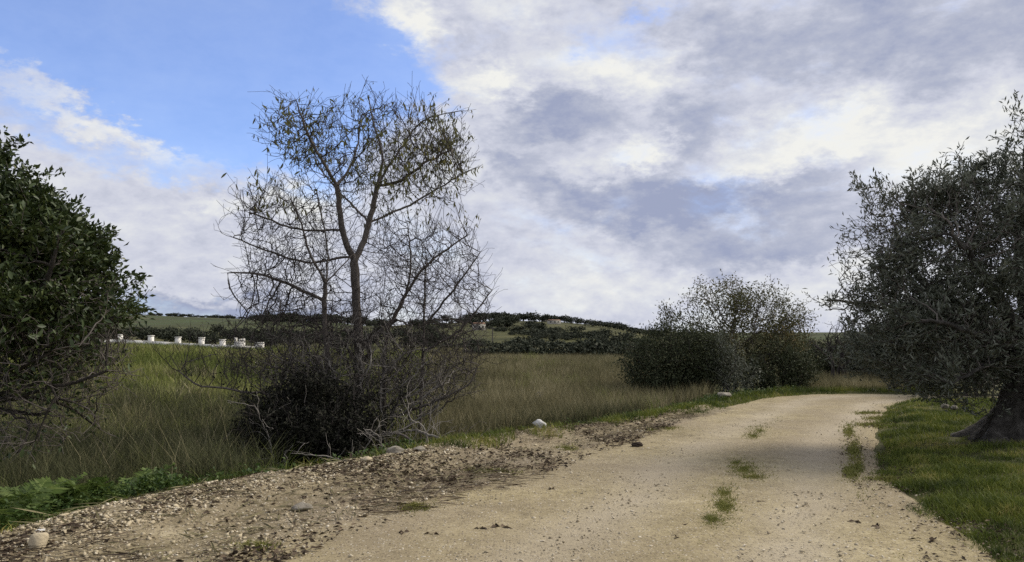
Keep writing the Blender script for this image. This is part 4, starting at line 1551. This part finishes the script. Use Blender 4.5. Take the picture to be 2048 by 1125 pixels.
add_blades('tall_weeds', dp, .35 + .45 * rng.random(len(dp)), .009 + 0 * dp[:, 0], 'grass_withered', .4, .7)['label'] = 'tall dark withered weeds at the meadow edge right of the tall tree'
dp = scatter(15000, -80, 640, 8.4, 17, fld, .9)
dp = dp[vnoise(dp[:, 0] * .8, dp[:, 1] * .6, 101) > -.1]
add_blades('field_grass', dp, .25 + .35 * rng.random(len(dp)), .009 + 0 * dp[:, 0], 'grass_field', .5, .9)['label'] = 'long green grass mixed into the dark weeds of the near field'
for nm, mt, cnum, lab in (('dry_grass', 'grass_dry', 230, 'pale straw tussocks scattered over the field'), ('field_grass', 'grass_field', 170, 'taller green tussocks scattered over the field'),
                         ('tall_weeds', 'grass_withered', 150, 'brown withered tussocks scattered over the field')):
    c = scatter(cnum, -80, 1300, 9, 42, fld, .9)
    k = rng.integers(len(c), size=len(c) * 46)
    q_ = c[k] + np.c_[rng.normal(size=(len(k), 2)) * (.10 + .004 * c[k, 1:2]), np.zeros(len(k))]
    q_[:, 2] = height(q_[:, 0], q_[:, 1])
    add_blades(nm, q_, (.35 + .5 * rng.random(len(c)))[k] * (.6 + .6 * rng.random(len(k))), .006 + q_[:, 1] * .0004, mt, .7, .8)['label'] = lab
# verge on the right
vg = lambda x, y, sd, side, px: (side < 0) & (sd > -.14 + .30 * vnoise(x * 1.8, y * 1.8, 68))
p = scatter(120000, 1650, 2150, 4.2, 23, vg, .9)
tuft = vnoise(p[:, 0] * 2.2, p[:, 1] * 2.2, 69) + .6 * vnoise(p[:, 0] * 6, p[:, 1] * 6, 70)
keepv = tuft + .5 * rng.normal(size=len(p)) > -.55
p, tuft = p[keepv], tuft[keepv]
hg = (.030 + .060 * rng.random(len(p))) * np.clip(1.1 + .9 * tuft, .35, 2.4)
add_blades('verge_grass', p, hg, .0035 + p[:, 1] * .0005, 'grass_green', .8, .9)['label'] = 'short dark green grass on the verge under the old olive'
# far side of the bend
bn = lambda x, y, sd, side, px: (sd > .15)
p = scatter(26000, 1560, 1900, 20.5, 31, lambda x, y, sd, side, px: (side > 0) & (sd > .1), 1)
add_blades('verge_grass', p, .10 + .16 * rng.random(len(p)), .010 + 0 * p[:, 0], 'grass_green', .6, .8)['label'] = 'green grass strip across the end of the visible road'
p = scatter(9000, 1600, 1800, 25, 33, lambda x, y, sd, side, px: (side > 0) & (sd > 2.5), 1)
add_blades('dry_grass', p, .35 + .25 * rng.random(len(p)), .014 + 0 * p[:, 0], 'grass_dry', .3, .5)['label'] = 'pale dry grass behind the end of the road'
# left edge of the road: green weeds between the bank and the field
eg = lambda x, y, sd, side, px: (side > 0) & (np.abs(sd - bank_w(y) - .35 - .25 * vnoise(x * .8, y * .8, 71)) < .55)
p = scatter(60000, -60, 1660, 5, 23, eg, .9)
hw_ = (.04 + .10 * rng.random(len(p))) * (1.1 + .7 * vnoise(p[:, 0] * 1.3, p[:, 1] * 1.3, 73))
add_blades('edge_grass', p, hw_, .006 + p[:, 1] * .0006, 'grass_green', .7, .9)['label'] = 'green grass along the outer edge of the gravel bank'
p = scatter(34000, 1180, 1690, 14.5, 29, lambda x, y, sd, side, px: (side > 0) & (sd > -.22 + .22 * vnoise(x * 1.2, y * 1.2, 97)) & (sd < 2.6 + .6 * vnoise(x, y, 98)) & ((sd > bank_w(y) * .5) | (y > 17)), 1)
add_blades('edge_grass', p, (.04 + .11 * rng.random(len(p))) * (1.1 + .7 * vnoise(p[:, 0] * 1.1, p[:, 1] * 1.1, 99)), .010 + p[:, 1] * .0004, 'grass_green', .7, .9)['label'] = 'green grass between the bend of the road and the dark bushes'
p = scatter(26000, 860, 1330, 10.5, 18, lambda x, y, sd, side, px: (side > 0) & (sd > bank_w(y) * (.55 + .3 * vnoise(x * 1.7, y * 1.7, 121))) & (sd < bank_w(y) + .9) & (vnoise(x * 1.3, y * 1.3, 122) > -.15), 1)
p[:, 2] = height(p[:, 0], p[:, 1], False) + .01
add_blades('edge_grass', p, .04 + .12 * rng.random(len(p)), .009 + 0 * p[:, 0], 'grass_green', .8, 1.0)['label'] = 'green tufts creeping over the far part of the gravel bank'
# green patches trodden into the road
PATCH = [(1482, 938, 34, 16), (1500, 952, 26, 7), (1440, 1010, 26, 30), (1415, 1035, 20, 12), (1515, 862, 24, 12), (1500, 872, 18, 8), (1690, 862, 10, 12), (1698, 900, 14, 22), (1706, 930, 12, 18),
         (1735, 848, 40, 5), (1745, 836, 30, 4), (1770, 955, 60, 5), (1465, 925, 16, 8), (1330, 856, 28, 4), (1300, 858, 16, 5), (1690, 942, 16, 16), (1440, 985, 20, 14), (1730, 825, 30, 3),
         (960, 940, 40, 6), (830, 1010, 30, 8), (1130, 895, 26, 8), (520, 1085, 40, 8), (1010, 942, 26, 5)]
pp = []
for px, py, rx, ry in PATCH:
    n = int(200 + rx * ry * 4.0)
    a, rr = rng.random(n) * 6.283, np.abs(rng.normal(size=n)) * .62
    for u, v in zip(px + rx * rr * np.cos(a), py + ry * rr * np.sin(a)):
        Yg = EYE * F / (v - HOR)
        pp.append(((u - 1024) / F * Yg, Yg))
for (x0, y0), (x1, y1), w_, n in (((1412, 1045), (1520, 858), 16, 900), ((1690, 858), (1702, 960), 13, 700), ((1702, 960), (1780, 1110), 16, 260), ((1345, 1125), (1412, 1045), 14, 120), ((1520, 858), (1600, 812), 14, 160)):
    for u in rng.random(n):
        a, b = x0 + (x1 - x0) * u + w_ * rng.normal(), y0 + (y1 - y0) * u + 2 * rng.normal()
        if vnoise(a * .045, b * .045, 103) < .0:
            continue
        Yg = EYE * F / (b - HOR)
        pp.append(((a - 1024) / F * Yg, Yg))
pp = np.array(pp)
sdp, sid = road_sd(pp[:, 0], pp[:, 1])
zz = np.where(sdp > -.2, np.maximum(height(pp[:, 0], pp[:, 1], False), 0), .0)
add_blades('road_grass', np.c_[pp, zz - .005], .022 + .036 * rng.random(len(pp)), .006 + pp[:, 1] * .0006, 'grass_road', 1.0, 1.0)['label'] = 'thin mossy grass patches growing in the road between the wheel tracks'


# ------------------------------------------------------------------ stones and litter on bank and road
def bank_points(n, lo, hi, y0=4.6, y1=17):
    s = rng.random(n)
    Y = y0 * (y1 / y0) ** s
    out = []
    k = np.interp(Y, RC[:72, 1], np.arange(72))
    cx = np.interp(k, np.arange(len(RC)), RC[:, 0]); cy = np.interp(k, np.arange(len(RC)), RC[:, 1])
    nx = np.interp(k, np.arange(len(RC)), RN[:, 0]); ny = np.interp(k, np.arange(len(RC)), RN[:, 1])
    hw = np.interp(k, np.arange(len(RC)), RW)
    u = hw + bank_w(cy) * (lo + (hi - lo) * rng.random(n))
    x, y = cx + nx * u, cy + ny * u
    return np.stack((x, y, height(x, y, False) + .028), 1)


sp = np.concatenate((bank_points(15000, .52, 1.05, 2.6, 15.5), bank_points(7000, -.15, .75, 2.6, 15.5)))
sp = sp[vnoise(sp[:, 0] * 1.4, sp[:, 1] * 1.4, 81) + .5 * rng.normal(size=len(sp)) > -.5]
sz = .013 + .034 * rng.random(len(sp)) ** 2.8
sp[:, 2] -= sz * .12
px, py = proj(sp)
vis = (px > 0) & (px < 2048) & (py > 0) & (py < 1125)
order = np.argsort(-np.where(vis, sz / sp[:, 1], 0))
STM = []
for k in range(8):
    v, f = stones(np.zeros((1, 3)), np.ones(1), .7)
    m = make_mesh('bank_stone', v, f)
    m.materials.append(MATS['stone_pale'])
    STM.append(m)
for i in order[:300]:
    o = link('stone', STM[rng.integers(8)], None, bank, tuple(sp[i]))
    o.rotation_euler = (rng.normal() * .3, rng.normal() * .3, rng.random() * 6.28)
    o.scale = (float(sz[i]) * 1.1,) * 3
V, Fc = stones(sp[order[300:]], sz[order[300:]])
o = link('gravel', make_mesh('gravel', V, Fc), 'stone_pale')
tag(o, 'loose pale gravel heaped along the left edge of the road', kind='stuff')
# grit over the whole road
n = 24000
Yr = 4.6 * (20 / 4.6) ** rng.random(n)
pxr = 2048 * rng.random(n)
xr = (pxr - 1024) / F * Yr
sd, side = road_sd(xr, Yr)
m = (sd < .35) & (vnoise(xr * .9, Yr * .9, 83) + .4 * rng.normal(size=n) > -.1)
rp = np.stack((xr[m], Yr[m], np.full(m.sum(), .016)), 1)
V, Fc = stones(rp, .007 + .026 * rng.random(len(rp)) ** 3)
tag(link('grit', make_mesh('grit', V, Fc), 'grit_pale'), 'small loose stones scattered over the dirt road', kind='stuff')
# fallen leaves and bits of bark
lp = bank_points(15000, -.35, .80, 3.5, 16)
cl = vnoise(lp[:, 0] * 1.1, lp[:, 1] * 1.1, 85)
lp = lp[cl + .35 * rng.normal(size=len(lp)) > .12]
n = len(lp)
L = .03 + .05 * rng.random(n)
dh = norm(np.c_[rng.normal(size=(n, 2)), .15 * rng.normal(size=n)])
V, Fc = leaf_arrays(lp + (0, 0, .004), dh, up_n(n, 1.2), L, L * .45)
tag(link('leaf_litter', make_mesh('leaf_litter', V, Fc), 'litter'), 'brown dead leaves lying along the left of the road', kind='stuff')
# litter along the right edge
n = 9000
Yl = 4.6 * (21 / 4.6) ** rng.random(n)
xl = (1650 + 420 * rng.random(n) - 1024) / F * Yl
sdl, sidel = road_sd(xl, Yl)
m = (sidel < 0) & (np.abs(sdl + .12) < .42) & (vnoise(xl * 1.5, Yl * 1.5, 88) + .4 * rng.normal(size=n) > .05)
lp2 = np.stack((xl[m], Yl[m], np.maximum(height(xl[m], Yl[m], False), 0) + .022), 1)
n = len(lp2)
L = .02 + .045 * rng.random(n)
V, Fc = leaf_arrays(lp2, norm(np.c_[rng.normal(size=(n, 2)), .2 * rng.normal(size=n)]), up_n(n, 1.2), L, L * .35)
tag(link('leaf_litter', make_mesh('leaf_litter', V, Fc), 'litter'), 'dark leaf crumbs along the right edge of the road', kind='stuff')
# dark broken twigs in drifts on the bank
tp_ = bank_points(6000, -.3, .95, 3.5, 16)
tp_ = tp_[vnoise(tp_[:, 0] * .9, tp_[:, 1] * .9, 87) + .2 * rng.normal(size=len(tp_)) > .15]
n = len(tp_)
a = .35 + .6 * rng.normal(size=n)
L = .08 + .30 * rng.random(n) ** 2
V, Fc = leaf_arrays(tp_ + (0, 0, .012), np.c_[np.cos(a), np.sin(a), .10 * rng.normal(size=n)], up_n(n, 2), L, .006 + L * .03, 0)
tag(link('broken_twigs', make_mesh('broken_twigs', V, Fc), 'litter'), 'drifts of broken brown twigs on the left bank', kind='stuff')
# stray straw and stalks on the bank
n = 1500
lp = bank_points(n, -.1, 1.0)
a = rng.random(n) * 6.28
V, F3, F4 = blades(lp, .01 + 0 * a, .01 + 0 * a)
d2 = np.c_[np.cos(a), np.sin(a), .12 * rng.normal(size=n)]
L = .12 + .22 * rng.random(n)
V, Fc = leaf_arrays(lp + (0, 0, .012), d2, up_n(n, 2), L, L * .05, 0)
tag(link('straw', make_mesh('straw', V, Fc), 'grass_dry'), 'dry stalks strewn over the gravel bank', kind='stuff')

# single rocks that stand out
ROCKS = [(1080, 848, .25, 'stone_white', 'bright white rock lying at the green road edge', .7), (606, 1020, .22, 'stone_grey', 'flat pale stone on the brown litter at the road side', .45),
         (741, 908, .22, 'stone_grey', 'pale rock beside the dead branches at the foot of the tall tree', .6), (733, 922, .20, 'stone_pale', 'buff stone on the bank edge just below the pale rock', .5),
         (790, 906, .26, 'stone_grey', 'grey rock half under the heap of dead branches', .5), (840, 902, .22, 'stone_grey', 'rightmost grey rock under the dead branches', .5),
         (1448, 790, .42, 'stone_grey', 'flat whitish slab at the roadside in front of the dark bush', .45), (1402, 797, .34, 'stone_grey', 'pale rock left of the whitish slab by the road', .5),
         (1470, 781, .36, 'stone_grey', 'pale rock right of the whitish slab at the bush foot', .45), (1890, 812, .20, 'stone_grey', 'left of two pale stones in the verge near the olive trunk', .6),
         (1908, 815, .18, 'stone_grey', 'right of two pale stones in the verge near the olive trunk', .6), (1978, 842, .12, 'stone_grey', 'small pale stone against the flared olive trunk', .6),
         (80, 1068, .10, 'stone_white', 'small white stone on the gravel below the ferns', .6)]
for k, (px, py, s, mt, lab, fl) in enumerate(ROCKS):
    g = on_ground(px, py + (10 if px > 1000 else 4))
    if px > 1000:
        g = g + (0, 0, .07)
    if px == 1080:
        g = P(px, py + 4, 12.9)
        g[2] = H1(g[0], g[1]) + .03
    o = link('rock', rock_mesh('rock', (s, s * .75, s * fl), 400 + k), mt, None, tuple(g + (0, 0, s * fl * .28)))
    o.rotation_euler = (0, 0, rng.random() * 6)
    tag(o, lab, 'rock')
for k, (px, py, s) in enumerate([(1742, 762, .58), (1775, 768, .40), (1800, 766, .44), (1712, 770, .28), (1822, 772, .34)]):
    Yb = 25.5
    x = (px - 1024) / F * Yb
    o = link('boulder', rock_mesh('boulder', (s, s * .7, s * .62), 430 + k, .7, .3), 'stone_grey', None, (x, Yb, H1(x, Yb) + s * .10))
    o.rotation_euler = (0, 0, rng.random() * 6)
    tag(o, ['largest pale boulder beyond the road bend', 'grey boulder second from the largest beyond the bend', 'mossy grey boulder beside the olive beyond the bend', 'small boulder left of the largest one beyond the bend',
            'rightmost grey boulder beyond the road bend'][k], 'boulder', 'boulders beyond the road bend')
g = np.array(((1270 - 1024) / F * EYE * F / (892 - HOR), EYE * F / (892 - HOR), .02))
o = link('earth_clod', rock_mesh('earth_clod', (.17, .13, .10), 460, .6, .5), 'clod', None, tuple(g + (0, 0, .02)))
tag(o, 'dark brown clod lying alone on the road', 'clod')
g = np.array(((97 - 1024) / F * 5.62, 5.62, .06))
o = link('block', rock_mesh('block', (.12, .12, .15), 461, .9, .08, True), 'stone_pale', None, (g[0], g[1], H1(g[0], g[1]) + .06))
tag(o, 'squarish tan stone at the bottom left corner of the gravel', 'rock')
# white scrap in the brambles
g = P(633, 882, 12.0)
g[2] = H1(g[0], g[1])
o = link('paper_scrap', rock_mesh('paper_scrap', (.06, .05, .09), 470, .9, .5), 'scrap_white', None, (g[0], g[1], g[2] + .05))
tag(o, 'small white scrap caught in the dark brambles', 'scrap')
# dark bits on the road
BITS = [(1000, 1050, .14), (812, 1060, .09), (870, 1064, .07), (960, 1053, .10), (1102, 976, .06), (1345, 1072, .06), (1240, 1122, .05), (1360, 1046, .06), (1700, 1040, .08), (1740, 1048, .09), (1510, 1000, .05), (1850, 1075, .07)]
for k, (px, py, s) in enumerate(BITS):
    Yg = EYE * F / (py - HOR)
    n = 5
    c = np.array(((px - 1024) / F * Yg, Yg, .022))
    V, Fc = leaf_arrays(np.zeros((n, 3)) + rng.normal(size=(n, 3)) * (.008, .008, .002), norm(np.c_[rng.normal(size=(n, 2)), .1 * rng.normal(size=n)]), up_n(n, 1.0), s * (.5 + .6 * rng.random(n)), s * .4 + 0 * rng.random(n))
    o = link('dead_leaf', make_mesh('dead_leaf', V, Fc), 'litter', None, tuple(c))
    tag(o, 'withered brown leaf cluster ' + ['right of the bottom centre of the road', 'farthest left on the road, next to the litter', 'just right of the leftmost one on the road', 'lying close left of the bottom centre one', 'beside the bank litter, highest on the left of the road',
             'below the lowest grass patch of the road', 'cut by the bottom edge of the picture', 'close right of the one below the lowest grass patch', 'left of a pair near the right road edge', 'right of a pair near the right road edge',
             'in the wheel track right of the grass patches', 'lying lowest, by the right hand verge'][k], 'leaf', 'withered leaves on the road')


# ------------------------------------------------------------------ dead branches and plants
def dead_branch(px, py, dx, dz, L, r, label, matn='bark_pale', Y=None):
    g = on_ground(px, py) if Y is None else np.array((P(px, py, Y)[0], Y, H1(P(px, py, Y)[0], Y)))
    sk = Skeleton()
    e = np.array((dx, .25 * rng.normal(), dz)) * L
    k = sk.path([g + (0, 0, .03), g + e * .35 + (0, 0, .10 * L) + rng.normal(size=3) * .04, g + e * .7 + rng.normal(size=3) * .06 + (0, 0, .06), g + e + (0, 0, .04)], -1, r, r * .35, .06, .008)
    n0 = len(sk.pos)
    sk.sprout(list(range(3, n0, 2)), L * .32, 1, 5, .15, 1.0)
    n1 = len(sk.pos)
    sk.sprout(list(range(n0 + 2, n1, 4)), L * .16, 1, 3, .1, 1.0)
    sk.radii(.0035, 2.3, r)
    root = thing('dead_branch', g, label, 'branch', 'dead branches heaped below the tall tree')
    build_wood(sk, root, g, matn, matn, r * .6, 0, 3, 'stem')


DB = [(690, 885, 1.0, .05, 1.5, .022), (720, 890, 1.0, .12, 1.6, .024), (760, 888, 1.0, .25, 1.2, .018), (900, 868, -1.0, .1, 1.5, .020), (850, 885, -1, .2, 1.3, .018), (770, 870, .6, .5, 1.1, .016),
      (800, 878, -.5, .55, 1.0, .015), (740, 872, -.9, .3, 1.2, .016), (820, 870, .8, .35, 1.0, .016), (700, 875, .4, .7, 1.1, .013), (860, 872, -.3, .8, 1.2, .014), (650, 895, .9, .2, 1.1, .014)]
DBL = ['lowest left branch of the heap, lying flat towards the right', 'longest thick branch lying across the front of the heap', 'short branch rising gently to the right in front of the heap',
       'long low branch reaching left from the right end of the heap', 'branch reaching left over the middle of the heap', 'branch slanting up to the right at the heap centre',
       'branch slanting up to the left at the heap centre', 'branch reaching left behind the front of the heap', 'low branch slanting right near the heap right end',
       'steep thin branch standing at the left of the heap', 'steep thin branch standing at the right of the heap', 'leftmost thin branch of the heap, beside the dark brambles']
for k, (px, py, dx, dz, L, r) in enumerate(DB):
    g = on_ground(px, py + 6)
    dead_branch(px, py, dx, dz, L, r * 1.15, DBL[k], 'bark_pale' if k % 4 else 'bark_grey', min(g[1], 11.55 + .05 * k))
dead_branch(570, 800, .35, .9, 1.3, .016, 'forked grey dead branch standing up in front of the brambles', 'bark_pale', 11.9)
dead_branch(552, 860, -.25, 1.0, 1.1, .013, 'thin pale stick leaning in front of the black brambles', 'bark_pale', 11.8)
dead_branch(1420, 800, 1.0, .4, .8, .012, 'short grey dead branch beside the rocks at the road edge', 'bark_grey')
dead_branch(1040, 835, .8, .7, .7, .010, 'pale dry stick standing in the dry grass near the white rock', 'bark_pale')


def fern_frond_mesh(seed, L=.46):
    r = np.random.default_rng(seed)
    n = 26
    t = np.linspace(0, 1, n)
    spine = np.stack((0 * t, t * L * (1 - .18 * t), L * (.55 * t - .62 * t ** 2)), 1)
    V, Fc = [], []
    for i in range(2, n):
        w_ = L * .30 * math.sin(math.pi * min(1, (t[i] * .9 + .12))) ** .8 * (1 - .55 * t[i])
        for s in (-1, 1):
            k = len(V)
            b = spine[i]
            d = np.array((s * w_, w_ * .38, -w_ * .16 + .02 * r.normal()))
            e = np.array((0, L * .013, 0))
            V += [b - e, b + e, b + d * .55 + e * 1.1, b + d * .55 - e * 1.1, b + d]
            Fc += [(k, k + 1, k + 2), (k, k + 2, k + 3), (k + 3, k + 2, k + 4)]
    k = len(V)
    for i in range(n):
        V += [spine[i] + (-.004, 0, 0), spine[i] + (.004, 0, 0)]
    for i in range(n - 1):
        Fc += [(k + 2 * i, k + 2 * i + 1, k + 2 * i + 3), (k + 2 * i, k + 2 * i + 3, k + 2 * i + 2)]
    m = make_mesh('frond', V, Fc)
    m.materials.append(MATS['leaf_fern'])
    return m


FR = [fern_frond_mesh(500 + k) for k in range(5)]


def fern(x, y, s, label):
    o = thing('fern_plant', (x, y, H1(x, y)), label, 'fern', 'ferns below the evergreen at the left edge')
    n = 9 + rng.integers(4)
    for k in range(n):
        f = link('frond', FR[rng.integers(5)], None, o)
        f.rotation_euler = Euler((R(18 + 42 * rng.random()), R(12 * rng.normal()), k / n * 6.283 + .4 * rng.normal()))
        f.scale = (s * (.7 + .6 * rng.random()),) * 3


FERN_LABELS = ['leftmost fern of the front row in the lower left clump', 'second fern from the left in the front row of the clump', 'fern at the middle of the front row of the clump',
               'fern second from the right end in the clump middle row', 'fern at the right end of the clump front row by the gravel', 'leftmost fern of the middle row in the lower left clump',
               'fern left of centre in the middle row of the clump', 'tall fern at the right end of the clump middle row', 'fern at the right end of the clump back row',
               'fern cut off by the left picture edge in the middle row', 'nearest fern of the clump, low by the gravel edge', 'fern at the centre of the clump back row',
               'outermost fern on the right, standing apart from the clump', 'farthest left fern of the back row under the evergreen',
               'fern between the two leftmost plants of the back row', 'broad fern in the very middle of the lower left clump', 'fern just right of the clump centre near the front', 'back row fern under the last evergreen twigs',
               'tallest fern of the back row below the low evergreen twigs', 'fern low by the gravel at the right of the clump', 'fern at the bottom left corner of the clump', 'fern right of the clump centre in the middle row']
FERN_AT = [(10, 0), (65, 0), (125, 0), (205, 1), (245, 0), (15, 1), (85, 1), (240, 1), (215, 2), (-15, 1), (40, -.4), (125, 2), (300, 0), (0, 2), (45, 2), (120, 1), (150, 0), (170, 2), (85, 2), (195, 0), (-10, -.3), (165, 1)]
for k, (px, row) in enumerate(FERN_AT):
    Yf = float(np.interp(px, [0, 300], [6.75, 8.35])) + .45 * row + .08 * rng.normal()
    x = (px - 1024) / F * Yf
    fern(x, Yf, 1.15 + .45 * rng.random(), FERN_LABELS[k])
WV, WF, off = [], [], 0
for k in range(4200):
    px = -60 + (1660 * ((k + rng.random()) / 2600) if k < 2600 else 430 * rng.random())
    deep = k >= 2600
    Yw = float(np.interp(px, [-60, 0, 400, 640, 900, 1050, 1300, 1600], [6.6, 6.9, 9.1, 10.8, 12.7, 14.6, 19, 25])) + (.55 if px < 900 else .9) * rng.normal()
    if deep:
        Yw += 1.5 * rng.random() * min(1, (400 - px) / 250)
    x = (px - 1024) / F * Yw
    sd, side = road_sd(x, Yw)
    if side[0] < 0 or sd[0] < bank_w(Yw) - .08 + .2 * rng.random() or vnoise(x * 1.1, Yw * 1.1, 91) < -.35:
        continue
    n = 16
    a = rng.random(n) * 6.283
    z = (.20 if deep else .15) * rng.random(n) * (.6 + .8 * rng.random())
    rad = .02 + .12 * rng.random(n)
    p = np.stack((x + rad * np.cos(a), Yw + rad * np.sin(a), H1(x, Yw) + z + .01), 1)
    d = np.stack((np.cos(a), np.sin(a), .5 * rng.normal(size=n) + .35), 1)
    L = .025 + .045 * rng.random(n)
    V, Fc = leaf_arrays(p, d, norm(rng.normal(size=(n, 3)) * .5 + (0, 0, 1)), L, L * .55)
    WV.append(V)
    WF.append(Fc + off)
    off += len(V)
tag(link('weeds', make_mesh('weeds', np.concatenate(WV), np.concatenate(WF)), 'leaf_weed'), 'low broad-leaved green weeds along the outer edge of the gravel bank', kind='stuff')
